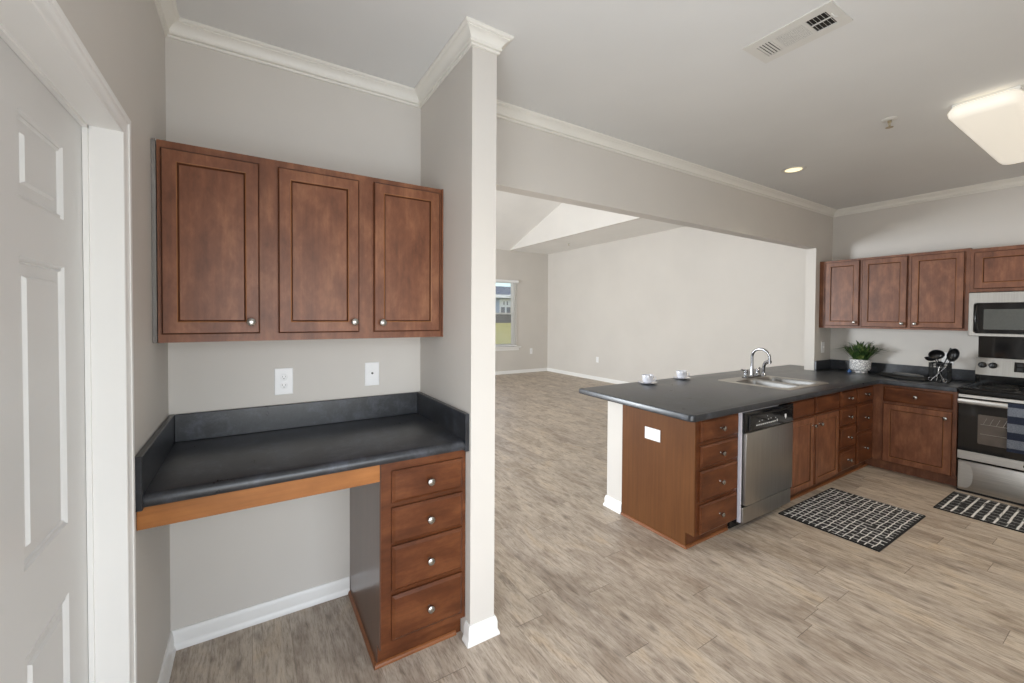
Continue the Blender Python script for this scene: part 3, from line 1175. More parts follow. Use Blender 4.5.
def offset(poly, d):
    n = len(poly)
    out = []
    for i in range(n):
        p0, p1, p2 = (Vector(poly[i - 1]), Vector(poly[i]), Vector(poly[(i + 1) % n]))
        a, b = (p1 - p0).normalized(), (p2 - p1).normalized()
        na, nb = Vector((-a.y, a.x)), Vector((-b.y, b.x))
        m_ = (na + nb) / (1 + na.dot(nb))
        out.append(tuple(p1 + m_ * d))
    return out


cx, cy, cr = 2.54 + 0.035, -0.79 + 0.035, 0.035
outline = [(2.592, 0.295)]
outline += [(cx - cr * math.cos(a), cy - cr * math.sin(a)) for a in [i * PI / 2 / 6 for i in range(7)]]
outline += [(5.452, -0.79), (5.452, -1.313), (XR - 0.002, -1.313), (XR - 0.002, YB - 0.002), (XJ - 0.002, YB - 0.002), (XJ - 0.002, YB2 + 0.002),
            (XR, YB2 + 0.002), (XR, 0.295)]
sx0, sx1, sy0, sy1 = 4.012, 4.728, -0.634, -0.052


def rrect(x0, x1, y0, y1, r, k=5):
    pts = []
    for (ox, oy, a0) in ((x1 - r, y1 - r, 0), (x0 + r, y1 - r, PI / 2), (x0 + r, y0 + r, PI), (x1 - r, y0 + r, 1.5 * PI)):
        for i in range(k + 1):
            a = a0 + i * PI / 2 / k
            pts.append((ox + r * math.cos(a), oy + r * math.sin(a)))
    return pts


hole = rrect(sx0, sx1, sy0, sy1, 0.03)
zt_, zb_ = 0.885, 0.842
mb = MB()
stack = [(0.004, zb_), (0.0, zb_ + 0.006), (0.0, zt_ - 0.012), (0.0035, zt_ - 0.0035), (0.012, zt_)]
rings = [[Vector((x, y, z)) for x, y in offset(outline, i)] for i, z in stack]
mb.loops(rings, False, False)
mb.loops([[Vector((x, y, zb_)) for x, y in hole], [Vector((x, y, zt_)) for x, y in hole]], False, False)
mb.capped([offset(outline, 0.012), list(reversed(hole))], zt_)
mb.capped([offset(outline, 0.004), list(reversed(hole))], zb_)
mb.build('worktop', M['counter'], kc, smooth=True, angle=30)
mb = MB()
mb.box(XR - 0.021, XR - 0.002, -1.313, YB - 0.002, zt_ + 0.0005, 0.992, 0.002, 1)
mb.build('backsplash', M['counter'], kc)
mb = MB()
mb.box(XJ + 0.004, XR - 0.0215, YB - 0.021, YB - 0.002, zt_ + 0.0005, 0.992, 0.002, 1)
mb.build('side_splash', M['counter'], kc)

# ------------------------------------------------------------------ sink + faucet
sk = thing('kitchen_sink', 'stainless steel double-bowl sink set in the peninsula counter', 'sink', (4.39, -0.34, 0.885))
mb = MB()
rim = rrect(sx0 - 0.022, sx1 + 0.022, sy0 - 0.020, sy1 + 0.022, 0.04)
bl_ = rrect(4.040, 4.345, -0.600, -0.165, 0.06)
br_ = rrect(4.382, 4.685, -0.600, -0.165, 0.06)
zr = 0.8905
V3 = lambda lp, z: [Vector((x, y, z)) for x, y in lp]
mb.loops([V3(rim, 0.8855), V3(offset(rim, 0.004), zr)], False, False)
mb.capped([offset(rim, 0.004), list(reversed(bl_)), list(reversed(br_))], zr)
mb.build('rim', M['steel'], sk, smooth=True, angle=30)
for lp, cxs in ((bl_, 4.1925), (br_, 4.5335)):
    mb = MB()
    st = [(0.0, zr), (0.004, zr - 0.004), (0.008, zr - 0.02), (0.016, zr - 0.14), (0.03, zr - 0.168), (0.06, zr - 0.175)]
    mb.loops([V3(offset(lp, i), z) for i, z in st], False, True)
    mb.loops([V3(offset(lp, i - 0.0018), z) for i, z in st], False, True)
    bw = mb.build('bowl', M['sink'], sk, smooth=True, angle=50)
    mb = MB()
    mb.lathe((cxs, -0.38, zr - 0.1745), (0, 0, 1), [(0.045, 0), (0.043, 0.003), (0.030, 0.003), (0.026, 0.001)], 20)
    mb.build('drain', M['chrome'], bw, smooth=True)

fc = thing('kitchen_faucet', 'chrome gooseneck faucet with two handles behind the sink', 'faucet', (4.45, -0.098, zr))
fx, fy = 4.475, -0.098
mb = MB()
mb.loops([V3(rrect(fx - 0.145, fx + 0.145, fy - 0.030, fy + 0.030, 0.029), zr + 0.0003), V3(rrect(fx - 0.145, fx + 0.145, fy - 0.030, fy + 0.030, 0.029), zr + 0.012),
          V3(rrect(fx - 0.138, fx + 0.138, fy - 0.023, fy + 0.023, 0.022), zr + 0.017)])
mb.build('base_plate', M['chrome'], fc, smooth=True)
path = [(fx, fy, zr + 0.0172), (fx, fy, zr + 0.04), (fx, fy, zr + 0.12), (fx, fy, zr + 0.20)]
R = 0.082
for i in range(1, 15):
    a = PI - i * (PI * 1.08) / 14
    path.append((fx, fy - R - R * math.cos(a), zr + 0.20 + R * math.sin(a)))
path.append((fx, path[-1][1] - 0.004, path[-1][2] - 0.03))
mb = MB()
mb.tube(path, [0.019, 0.015, 0.0135] + [0.0125] * (len(path) - 5) + [0.012, 0.0125], 14)
mb.build('spout', M['chrome'], fc, smooth=True)
for s in (-1, 1):
    hx = fx + s * 0.105
    mb = MB()
    mb.lathe((hx, fy, zr + 0.0172), (0, 0, 1), [(0.026, 0), (0.024, 0.012), (0.018, 0.026), (0.020, 0.036), (0.021, 0.048), (0.016, 0.060), (0.006, 0.066)], 16)
    mb.tube([(hx, fy, zr + 0.068), (hx + s * 0.025, fy + 0.004, zr + 0.074), (hx + s * 0.062, fy + 0.012, zr + 0.083)], [0.007, 0.006, 0.0075], 10)
    mb.build('handle', M['chrome'], fc, smooth=True)
sp = thing('sink_sprayer', 'chrome side sprayer standing right of the gooseneck faucet', 'sprayer', (4.69, -0.100, zr))
mb = MB()
mb.lathe((4.69, -0.1, zr + 0.0003), (0, 0, 1), [(0.024, 0), (0.023, 0.008), (0.016, 0.016), (0.013, 0.030), (0.0135, 0.040)], 16)
mb.build('base', M['chrome'], sp, smooth=True)
mb = MB()
mb.tube([(4.69, -0.1, zr + 0.041), (4.69, -0.1, zr + 0.075), (4.69, -0.104, zr + 0.105), (4.688, -0.118, zr + 0.130), (4.685, -0.145, zr + 0.145), (4.68, -0.172, zr + 0.143)],
        [0.013, 0.014, 0.016, 0.018, 0.017, 0.016], 12)
mb.build('spray_head', M['chrome'], sp, smooth=True)

# ------------------------------------------------------------------ dishwasher
DX0, DX1 = 3.118, 3.800
dwt = thing('dishwasher', 'stainless steel dishwasher with a black control panel in the peninsula', 'dishwasher', ((DX0 + DX1) / 2, -0.45, 0))
mb = MB()
mb.box(DX0 + 0.003, DX1 - 0.004, -0.735, -0.15, 0.06, 0.838)
tag(mb.build('tub', M['black_plastic'], dwt), 'black tub body')
mb = MB()
mb.box(DX0 + 0.001, DX0 + 0.013, -0.758, -0.7355, 0.075, 0.838, 0.001, 1)
mb.box(DX0 + 0.0135, DX1 - 0.20, -0.764, -0.7355, 0.829, 0.8385, 0.001, 1)
tag(mb.build('frame_trim', M['lilac_plastic'], dwt), 'pale trim along the left and top edges')
mb = MB()
mb.box(DX0 + 0.018, DX1 - 0.004, -0.775, -0.7355, 0.690, 0.826, 0.004)
cp = mb.build('control_panel', M['black_gloss'], dwt)
mb = MB()   # raised surround of the controls
bx0_, bx1_ = DX0 + 0.06, DX1 - 0.012
mb.box(bx0_, bx1_, -0.784, -0.7752, 0.795, 0.806, 0.003)
mb.box(bx0_, bx0_ + 0.012, -0.784, -0.7752, 0.700, 0.7948, 0.003)
mb.build('panel_lip', M['black_plastic'], cp)
marks = [(0.155 + i * 0.027, 0.174 + i * 0.027, 0.722, 0.730) for i in range(10)]
marks += [(x, x + 0.012, 0.748 + (i % 2) * 0.004, 0.753 + (i % 2) * 0.004) for i, x in enumerate((0.19, 0.225, 0.31, 0.345, 0.41))]
marks += [(0.432, 0.444, 0.720, 0.738), (0.30, 0.305, 0.772, 0.779)]
for x0, x1, z0, z1 in marks:
    mb = MB()
    mb.box(DX0 + x0, DX0 + x1, -0.7766, -0.7752, z0, z1)
    mb.build('control_mark', M['grey_mark'], cp)
mb = MB()
mb.loops([[Vector((DX0 + 0.548 + x, -0.7752, 0.742 + z)) for x, z in ((0, 0.017), (0.012, 0.019), (0.024, 0.017), (0.024, -0.004), (0.014, -0.019), (0.008, -0.012), (0.012, -0.003), (0.003, -0.006))],
          [Vector((DX0 + 0.548 + x, -0.7766, 0.742 + z)) for x, z in ((0, 0.017), (0.012, 0.019), (0.024, 0.017), (0.024, -0.004), (0.014, -0.019), (0.008, -0.012), (0.012, -0.003), (0.003, -0.006))]])
mb.build('panel_emblem', M['white_plastic'], cp)
mb = MB()
mb.box(DX0 + 0.030, DX1 - 0.006, -0.778, -0.7355, 0.186, 0.686, 0.006)
mb.build('door', M['steel_dark'], dwt, smooth=True)
mb = MB()
mb.box(DX0 + 0.018, DX1 - 0.006, -0.768, -0.7355, 0.066, 0.176, 0.004)
mb.build('kick_panel', M['steel_dark'], dwt)
for x in (DX0 + 0.05, DX1 - 0.05):
    for y in (-0.64, -0.2):
        mb = MB()
        mb.lathe((x, y, 0.0005), (0, 0, 1), [(0.02, 0), (0.02, 0.01), (0.008, 0.012), (0.008, 0.0595)], 10)
        mb.build('foot', M['black_plastic'], dwt)
mb = MB()
mb.box(DX0 + 0.004, DX1 - 0.004, -0.685, -0.675, 0.004, 0.0595)
mb.build('toe_panel', M['black_plastic'], dwt)

# ------------------------------------------------------------------ range
RY0, RY1 = -1.322, -2.090
rg = thing('kitchen_range', 'stainless and black electric range below the microwave', 'stove', (5.75, (RY0 + RY1) / 2, 0))
FG = Frame((5.470, RY0, 0), (0, -1, 0), (-1, 0, 0))
RW = RY0 - RY1
P4 = lambda u0, u1, v0, v1, n: [FG(u0, v0, n), FG(u1, v0, n), FG(u1, v1, n), FG(u0, v1, n)]


def fbox(mb, F, u0, u1, v0, v1, n0, n1, bevel=0.0):
    a, b = F(u0, v0, n0), F(u1, v1, n1)
    mb.box(a.x, b.x, a.y, b.y, a.z, b.z, bevel)


mb = MB()
mb.box(5.471, 6.060, RY0 - 0.001, RY1 + 0.001, 0.02, 0.840)
mb.build('oven_body', M['black_enamel'], rg)
mb = MB()   # cooktop with raised rim
mb.box(5.440, 6.020, RY0 - 0.002, RY1 + 0.002, 0.842, 0.880, 0.008)
mb.box(5.440, 5.470, RY0 - 0.002, RY1 + 0.002, 0.880, 0.892, 0.004)
mb.box(5.470, 6.0, RY0 - 0.002, RY0 - 0.028, 0.880, 0.892, 0.004)
mb.box(5.470, 6.0, RY1 + 0.002, RY1 + 0.028, 0.880, 0.892, 0.004)
ct = mb.build('cooktop', M['black_enamel'], rg)
for (x, y, r) in ((5.61, -1.52, 0.105), (5.61, -1.90, 0.08), (5.86, -1.52, 0.08), (5.86, -1.90, 0.105)):
    mb = MB()
    mb.lathe((x, y, 0.8805), (0, 0, 1), [(r + 0.025, 0), (r + 0.025, 0.005), (r + 0.018, 0.007), (r + 0.010, 0.005), (r * 0.4, 0.0015)], 28)
    mb.mi = 1
    k = 60
    turns = 4 if r > 0.09 else 3
    path = []
    for i in range(k * turns // 2 + 1):
        a = i * 2 * PI * 2 / k
        rr_ = 0.022 + (r - 0.024) * i / (k * turns / 2)
        path.append((x + rr_ * math.cos(a), y + rr_ * math.sin(a), 0.8955))
    mb.tube(path, 0.0055, 8)
    mb.build('burner', [M['chrome'], M['black_matte']], ct, smooth=True)
mb = MB()   # backguard
mb.prism([(5.985, 0.965), (6.010, 1.120), (6.062, 1.120), (6.062, 0.965)], lambda a, b, d: Vector((a, d, b)), RY0 - 0.002, RY1 + 0.002)
bg = mb.build('backguard', M['steel_grey'], rg)
mb = MB()
mb.box(6.012, 6.060, RY0 - 0.012, RY1 + 0.012, 0.8805, 0.964)
mb.box(5.992, 6.011, RY0 - 0.004, RY0 - 0.030, 0.8805, 0.964, 0.004)
mb.box(5.992, 6.011, RY1 + 0.004, RY1 + 0.030, 0.8805, 0.964, 0.004)
mb.build('backguard_base', M['black_enamel'], rg)
kn_n = Vector((-0.155, 0, 0.025)).normalized()
for y in (-1.366, -1.430, -1.98, -2.045):
    mb = MB()
    p = Vector((5.996, y, 1.054))
    mb.lathe(p, kn_n, [(0.028, 0.0), (0.027, 0.006), (0.022, 0.008), (0.020, 0.026), (0.016, 0.029)], 18)
    a = p + kn_n * 0.029
    mb.box(a.x - 0.008, a.x + 0.004, y - 0.0045, y + 0.0045, a.z - 0.016, a.z + 0.020, 0.002)
    mb.build('control_knob', M['black_plastic'], bg, smooth=True)
mb = MB()
FGd = lambda y, z, n: Vector((5.985 + 0.025 * (z - 0.965) / 0.155 - n, y, z))
rect = lambda y0, y1, z0, z1, n: [FGd(y0, z0, n), FGd(y1, z0, n), FGd(y1, z1, n), FGd(y0, z1, n)]
mb.loops([rect(-1.555, -1.86, 1.010, 1.095, 0.0005), rect(-1.555, -1.86, 1.010, 1.095, 0.003)])
mb.mi = 1
for i in range(6):
    for j in range(2):
        y0 = -1.570 - i * 0.047
        z0 = 1.020 + j * 0.036
        mb.loops([rect(y0, y0 - 0.034, z0, z0 + 0.026, 0.0031), rect(y0, y0 - 0.034, z0, z0 + 0.026, 0.0042)])
mb.build('display_panel', [M['black_gloss'], M['black_matte']], bg)
# oven door
mb = MB()
mb.loops([P4(0.004, RW - 0.004, 0.356, 0.806, 0.001), P4(0.004, RW - 0.004, 0.356, 0.806, 0.024), P4(0.008, RW - 0.008, 0.360, 0.802, 0.028)])
od = mb.build('oven_door', M['black_gloss'], rg)
mb = MB()
fbox(mb, FG, 0.004, RW - 0.004, 0.284, 0.355, 0.001, 0.028, 0.003)
tag(mb.build('door_band', M['steel'], od), 'stainless band along the bottom of the oven door')
mb = MB()
fbox(mb, FG, 0.004, RW - 0.004, 0.808, 0.834, 0.001, 0.030, 0.003)
tag(mb.build('top_band', M['steel'], od), 'stainless band along the top of the oven door')
mb = MB()
wz = rrect(0.120, RW - 0.120, 0.435, 0.680, 0.012, 3)
mb.loops([[FG(u, v, 0.0282) for u, v in wz], [FG(u, v, 0.0292) for u, v in wz]])
M['oven_window'] = plain('oven_window', rgb(98, 90, 84), 0.12, var=0.25, scale=14)
ow = mb.build('oven_window', M['oven_window'], od)
mb = MB()
for v in (0.52, 0.60):
    mb.tube([FG(0.135, v, 0.0302), FG(RW - 0.135, v, 0.0302)], 0.0016, 6)
for i in range(14):
    u = 0.15 + i * (RW - 0.30) / 13
    mb.tube([FG(u, 0.60, 0.0302), FG(u + 0.02, 0.655, 0.0302)], 0.0012, 6)
mb.build('oven_rack', M['steel'], ow)
mb = MB()
fbox(mb, FG, 0.004, RW - 0.004, 0.758, 0.800, 0.036, 0.060, 0.008)
fbox(mb, FG, 0.05, 0.09, 0.766, 0.792, 0.0285, 0.040, 0.002)
fbox(mb, FG, RW - 0.09, RW - 0.05, 0.766, 0.792, 0.0285, 0.040, 0.002)
mb.build('handle', M['steel'], od, smooth=True)
mb = MB()
mb.lathe(FG(RW / 2, 0.318, 0.0282), FG.n, [(0.017, 0), (0.017, 0.002), (0.015, 0.003)], 20)
mb.mi = 1
mb.lathe(FG(RW / 2, 0.318, 0.0314), FG.n, [(0.011, 0), (0.011, 0.0006)], 16)
mb.build('badge', [M['chrome'], M['slot_grey']], od, smooth=True)
mb = MB()
fbox(mb, FG, 0.010, RW - 0.010, 0.020, 0.268, 0.001, 0.024, 0.004)
dr = mb.build('storage_drawer', M['steel'], rg, smooth=True)
mb = MB()   # embossed arc on the drawer front
pts_o = [(0.014, 0.250)] + [(0.055 + 0.045 * math.cos(a), 0.145 + 0.105 * math.sin(a)) for a in [PI / 2 - i * PI / 14 for i in range(15)]] + [(0.014, 0.040)]
mb.loops([[FG(u, v, 0.0242) for u, v in pts_o], [FG(u, v, 0.0254) for u, v in pts_o]])
mb.build('drawer_emboss', M['steel'], dr)
mb = MB()
fbox(mb, FG, 0.003, RW - 0.003, 0.0005, 0.019, -0.06, 0.014)
mb.build('toe_base', M['black_matte'], rg)

# towel over the oven handle
tw = MB()
ty0, ty1 = 0.285, 0.560
k = 26
rings = []
prof = [(0.0305, 0.52), (0.0308, 0.70), (0.0315, 0.78), (0.0325, 0.800), (0.036, 0.8045), (0.048, 0.8055), (0.060, 0.8045), (0.0635, 0.800),
        (0.065, 0.78), (0.066, 0.70), (0.065, 0.60), (0.064, 0.50), (0.063, 0.42)]
th = 0.0035
outer, inner = [], []
for j in range(k + 1):
    u = ty0 + (ty1 - ty0) * j / k
    wv = 0.0012 * math.sin(j * 1.1)
    rings.append((u, wv))
for (u, wv) in rings:
    outer.append([FG(u, v, n + (wv + 0.0012 if n > 0.06 else 0)) for n, v in prof])
tmp = outer
n_p = len(prof)
grid = [[tw.bm.verts.new(p) for p in row] for row in outer]
for a, b in zip(grid[:-1], grid[1:]):
    for i in range(n_p - 1):
        tw.bm.faces.new((a[i], a[i + 1], b[i + 1], b[i]))
bmesh.ops.recalc_face_normals(tw.bm, faces=tw.bm.faces)
bmesh.ops.solidify(tw.bm, geom=tw.bm.faces[:], thickness=0.0016)
tag(tw.build('hand_towel', M['towel'], at=FG(0.42, 0.42, 0.06), smooth=True), 'navy and grey striped towel hanging over the oven door handle', 'towel')

# panel on the wall between range and microwave
mb = MB()
mb.box(XR - 0.007, XR - 0.001, RY0 - 0.001, RY1 + 0.001, 1.10, 1.318, 0.001, 1)
tag(mb.build('splash_panel', M['black_gloss'], at=(XR - 0.004, -1.7, 1.10)), 'glossy black wall panel between the range backguard and the microwave', 'panel')

# ------------------------------------------------------------------ microwave
mw = thing('microwave_oven', 'stainless over-the-range microwave with a dark glass door', 'microwave', (5.9, -1.70, 1.322))
FM = Frame((5.730, RY0 - 0.0, 0), (0, -1, 0), (-1, 0, 0))
mb = MB()
mb.box(5.731, XR - 0.009, RY0 - 0.002, RY1 + 0.002, 1.3235, 1.708)
mb.build('microwave_body', M['black_enamel'], mw)


def holed_plate(F, outer, hole, n0, n1, chamf):
    mb = MB()
    a = [F(u, v, n0) for u, v in outer]
    b = [F(u, v, n1 - chamf) for u, v in outer]
    ins = offset(outer, chamf)
    mb.loops([a, b, [F(u, v, n1) for u, v in ins]], False, False)
    h2 = offset(hole, -chamf)
    mb.loops([[F(u, v, n1) for u, v in h2], [F(u, v, n1 - chamf * 2) for u, v in hole], [F(u, v, n0) for u, v in hole]], False, False)
    for lp0, lp1, n in ((ins, h2, n1), (outer, hole, n0)):
        L = [[Vector((u, v, 0)) for u, v in lp0], [Vector((u, v, 0)) for u, v in reversed(lp1)]]
        vs = [mb.bm.verts.new(F(p.x, p.y, n)) for lp in L for p in lp]
        for t in tessellate_polygon(L):
            try:
                mb.bm.faces.new([vs[i] for i in t])
            except ValueError:
                pass
    return mb


mo = rrect(0.001, RW - 0.001, 1.324, 1.707, 0.012, 4)
mh = rrect(0.036, RW - 0.036, 1.352, 1.612, 0.018, 4)
md = holed_plate(FM, mo, mh, 0.0, 0.032, 0.004).build('microwave_door', M['steel_grey'], mw, smooth=True, angle=30)
mb = MB()
g_ = rrect(0.037, RW - 0.037, 1.353, 1.611, 0.017, 4)
mb.loops([[FM(u, v, 0.001) for u, v in g_], [FM(u, v, 0.020) for u, v in g_]])
mg = mb.build('door_glass', M['black_gloss'], md)
mb = MB()
g2_ = rrect(0.092, RW - 0.25, 1.385, 1.560, 0.006, 3)
mb.loops([[FM(u, v, 0.0202) for u, v in g2_], [FM(u, v, 0.0210) for u, v in g2_]])
M['mw_screen'] = plain('microwave_screen', rgb(84, 86, 84), 0.10, 0, 0.5, var=0.1, scale=60)
mb.build('door_screen', M['mw_screen'], mg)
mb = MB()
mb.tube([FM(0.052, 1.372, 0.022), FM(0.050, 1.385, 0.030), FM(0.046, 1.48, 0.036), FM(0.050, 1.580, 0.030), FM(0.052, 1.593, 0.022)], 0.006, 10)
mb.build('handle', M['black_gloss'], md, smooth=True)

# ------------------------------------------------------------------ kitchen wall cabinets
FK = Frame((5.785, 0, 0), (0, -1, 0), (-1, 0, 0))


def kitchen_wall(label, y0, y1, z0, z1):
    t = thing('wall_cabinet', label, 'cabinet', (5.93, (y0 + y1) / 2, z0))
    mb = MB()
    mb.box(5.785, XR - 0.002, y0, y1, z0, z1)
    mb.build('cabinet_body', M['wood'], t)
    return t


ka = kitchen_wall('single-door wall cabinet in the kitchen corner above the plant', -0.1445, -0.5225, 1.367, 2.112)
mb = MB()
mb.box(5.776, 5.7845, -0.1445, -0.19, 1.367, 2.112)
mb.build('filler_strip', M['wood'], ka)
cab_door(ka, FK, 0.205, 0.510, 1.393, 2.090, (0.478, 1.432), stile=0.046)
kb = kitchen_wall('double-door wall cabinet between the corner cabinet and the microwave', -0.5235, -1.3125, 1.367, 2.112)
cab_door(kb, FK, 0.534, 0.892, 1.386, 2.090, (0.862, 1.425), stile=0.05)
cab_door(kb, FK, 0.922, 1.280, 1.386, 2.084, (0.958, 1.425), stile=0.05)
ko = kitchen_wall('short wall cabinet mounted right above the microwave', -1.3135, -2.090, 1.714, 2.100)
cab_door(ko, FK, 1.338, 1.690, 1.742, 2.066, (1.655, 1.782), stile=0.052)
cab_door(ko, FK, 1.712, 2.064, 1.742, 2.066, (1.747, 1.782), stile=0.052)

# ------------------------------------------------------------------ ceiling fixtures
lf = thing('ceiling_light', 'lit cream acrylic box fluorescent light on the kitchen ceiling', 'ceiling light', (4.45, -1.73, H))
mb = MB()
mb.box(3.80, 5.10, -1.845, -1.585, H - 0.022, H - 0.0005, 0.003, 1)
mb.build('light_pan', M['trim'], lf)
mb = MB()
st = [(0.035, H - 0.0225), (0.012, H - 0.030), (0.0, H - 0.050), (0.004, H - 0.072), (0.022, H - 0.092), (0.055, H - 0.098)]
lens = rrect(3.735, 5.165, -1.862, -1.568, 0.075, 8)
mb.loops([V3(offset(lens, i), z) for i, z in st], False, True)
mb.build('diffuser', M['diffuser'], lf, smooth=True, angle=50)
rl = thing('recessed_light', 'lit round recessed light in the kitchen ceiling', 'recessed light', (4.195, -0.565, H))
mb = MB()
mb.lathe((4.195, -0.565, H - 0.0004), (0, 0, -1), [(0.092, 0), (0.092, 0.004), (0.085, 0.007), (0.066, 0.007), (0.062, 0.003), (0.062, 0.0004)], 28, False, False)
mb.build('trim_ring', M['vent'], rl, smooth=True)
mb = MB()
mb.lathe((4.195, -0.565, H - 0.0006), (0, 0, -1), [(0.0615, 0), (0.060, 0.002), (0.045, 0.0045), (0.0, 0.0055)], 24, True, False)
mb.build('bulb', M['bulb'], rl, smooth=True)
pl = light('recessed_glow', 'SPOT', (4.195, -0.565, H - 0.02), (4.195, -0.565, 0), 14, (1.0, 0.9, 0.76))
pl.data.spot_size = math.radians(105)
pl.data.spot_blend = 0.8
pl.data.shadow_soft_size = 0.05


def sprinkler(label, x, y, z):
    t = thing('fire_sprinkler', label, 'sprinkler', (x, y, z))
    mb = MB()
    mb.lathe((x, y, z - 0.0005), (0, 0, -1), [(0.040, 0), (0.039, 0.004), (0.030, 0.010), (0.016, 0.011)], 22)
    mb.build('escutcheon', M['vent'], t, smooth=True)
    mb = MB()
    mb.lathe((x, y, z - 0.0118), (0, 0, -1), [(0.010, 0), (0.010, 0.012), (0.006, 0.014)], 14)
    for s in (-1, 1):
        mb.tube([(x + s * 0.009, y, z - 0.023), (x + s * 0.014, y, z - 0.034), (x + s * 0.004, y, z - 0.050)], 0.0028, 8)
    mb.lathe((x, y, z - 0.0505), (0, 0, -1), [(0.004, 0), (0.020, 0.002), (0.020, 0.0035)], 14)
    mb.build('sprinkler_head', M['bronze'], t, smooth=True)
    return t


sprinkler('small fire sprinkler on the kitchen ceiling beside the box light', 3.715, -1.328, H)
sprinkler('tiny fire sprinkler on the flat living room ceiling strip', 6.49, 5.15, ZL)

vt = thing('ceiling_vent', 'white rectangular louvred air vent on the kitchen ceiling', 'vent', (2.354, -1.392, H))
vx0, vx1, vy0, vy1 = 2.252, 2.457, -1.568, -1.216
mb = MB()
secs = [(-1.318, -1.255), (-1.442, -1.332), (-1.530, -1.456)]
hx0, hx1 = 2.298, 2.412
zp = H - 0.006
cuts_y = [vy0] + [v for a, b in reversed(secs) for v in (a, b)] + [vy1]
mb.box(vx0, hx0, vy0, vy1, zp, H - 0.0005)
mb.box(hx1, vx1, vy0, vy1, zp, H - 0.0005)
for a, b in zip(cuts_y[0::2], cuts_y[1::2]):
    mb.box(hx0, hx1, a, b, zp, H - 0.0005)
mb.build('face_plate', M['vent'], vt, weld=False)
mb = MB()
mb.box(hx0, hx1, secs[2][0], secs[0][1], H - 0.0012, H - 0.0004)
mb.build('duct_opening', M['dark_gap'], vt)
mb = MB()
for i in range(5):
    y = secs[0][0] + 0.0012 + i * 0.0126
    mb.box(hx0, hx1, y, y + 0.0080, H - 0.0062, H - 0.0050)
for i in range(11):
    x = hx0 + 0.0015 + i * 0.0103
    mb.box(x, x + 0.0076, secs[1][0], secs[1][1], H - 0.0062, H - 0.0050)
for i in range(5):
    y = secs[2][0] + 0.008 + i * 0.0145
    mb.prism([(y, H - 0.0015), (y - 0.004, H - 0.007), (y - 0.0052, H - 0.007), (y - 0.0012, H - 0.0015)], lambda a, b, d: Vector((d, a, b)), hx0, hx1)
mb.box(2.352, 2.356, secs[2][0], secs[2][1], H - 0.006, H - 0.0015)
mb.build('louvres', M['vent'], vt, weld=False)
mb = MB()
mb.tube([(2.33, -1.538, H - 0.006), (2.34, -1.545, H - 0.016), (2.352, -1.552, H - 0.018)], 0.003, 8)
mb.build('damper_lever', M['vent'], vt)

# ------------------------------------------------------------------ rugs
def rug(label, x0, x1, y0, y1, mat):
    t = thing('kitchen_rug', label, 'rug', ((x0 + x1) / 2, (y0 + y1) / 2, 0.0))
    mb = MB()
    e = 0.010
    mb.loops([V3(rrect(x0 + e, x1 - e, y0 + e, y1 - e, 0.004, 2), 0.0006), V3(rrect(x0 + e, x1 - e, y0 + e, y1 - e, 0.004, 2), 0.0075)])
    mb.build('pile', mat, t)
    mb = MB()
    outer, inner = rrect(x0, x1, y0, y1, 0.006, 2), rrect(x0 + e, x1 - e, y0 + e, y1 - e, 0.004, 2)
    mb.loops([V3(inner, 0.0006), V3(outer, 0.0006), V3(outer, 0.006), V3(offset(outer, 0.003), 0.0082), V3(inner, 0.0082)], False, False)
    mb.build('binding', M['rug_edge'], t)
    return t


rug('black and white woven rug on the floor below the sink cabinet', 3.655, 4.560, -1.345, -0.745, M['rug_a'])
rug('black and white woven rug on the floor below the stove', 4.810, 5.372, -2.22, -1.326, M['rug_b'])

# ------------------------------------------------------------------ counter-top things
def cup_and_saucer(x, y, lab_c, lab_s, first=None):
    z = zt_ + 0.0004
    if first:
        s0, c0 = first
        copy_thing(s0, (x, y, z), lab_s)
        copy_thing(c0, (x, y, z + 0.0086), lab_c)
        return None
    mb = MB()
    mb.lathe((x, y, z), (0, 0, 1), [(0.030, 0), (0.046, 0.002), (0.080, 0.013), (0.082, 0.0155), (0.079, 0.0155), (0.045, 0.0065), (0.032, 0.0078), (0.0, 0.0078)], 32, True, False)
    s = mb.build('saucer', M['porcelain'], at=(x, y, z), smooth=True)
    tag(s, lab_s, 'saucer', 'saucers on the peninsula')
    zc = z + 0.0086
    c = thing('coffee_cup', lab_c, 'cup', (x, y, zc), 'cups on the peninsula')
    mb = MB()
    mb.lathe((x, y, zc), (0, 0, 1), [(0.030, 0), (0.034, 0.002), (0.041, 0.012), (0.0475, 0.040), (0.0505, 0.068), (0.0495, 0.0695), (0.0475, 0.068), (0.0445, 0.040), (0.038, 0.014), (0.028, 0.006), (0.0, 0.006)], 32, True, False)
    mb.build('cup_body', M['porcelain'], c, smooth=True)
    mb = MB()
    d = Vector((0.62, -0.78, 0)).normalized()
    pth = []
    for i in range(9):
        a = -PI / 2 + i * PI / 8
        pth.append(Vector((x, y, zc + 0.038)) + d * (0.043 + 0.026 * math.cos(a)) + Vector((0, 0, 0.020 * math.sin(a))))
    mb.tube(pth, 0.004, 8)
    mb.build('handle', M['porcelain'], c, smooth=True)
    return s, c


first = cup_and_saucer(3.275, 0.165, 'white coffee cup nearer the open end of the peninsula', 'white saucer under the cup nearer the open end of the peninsula')
cup_and_saucer(3.790, 0.195, 'white coffee cup nearer the sink on the peninsula', 'white saucer under the cup nearer the sink', first)

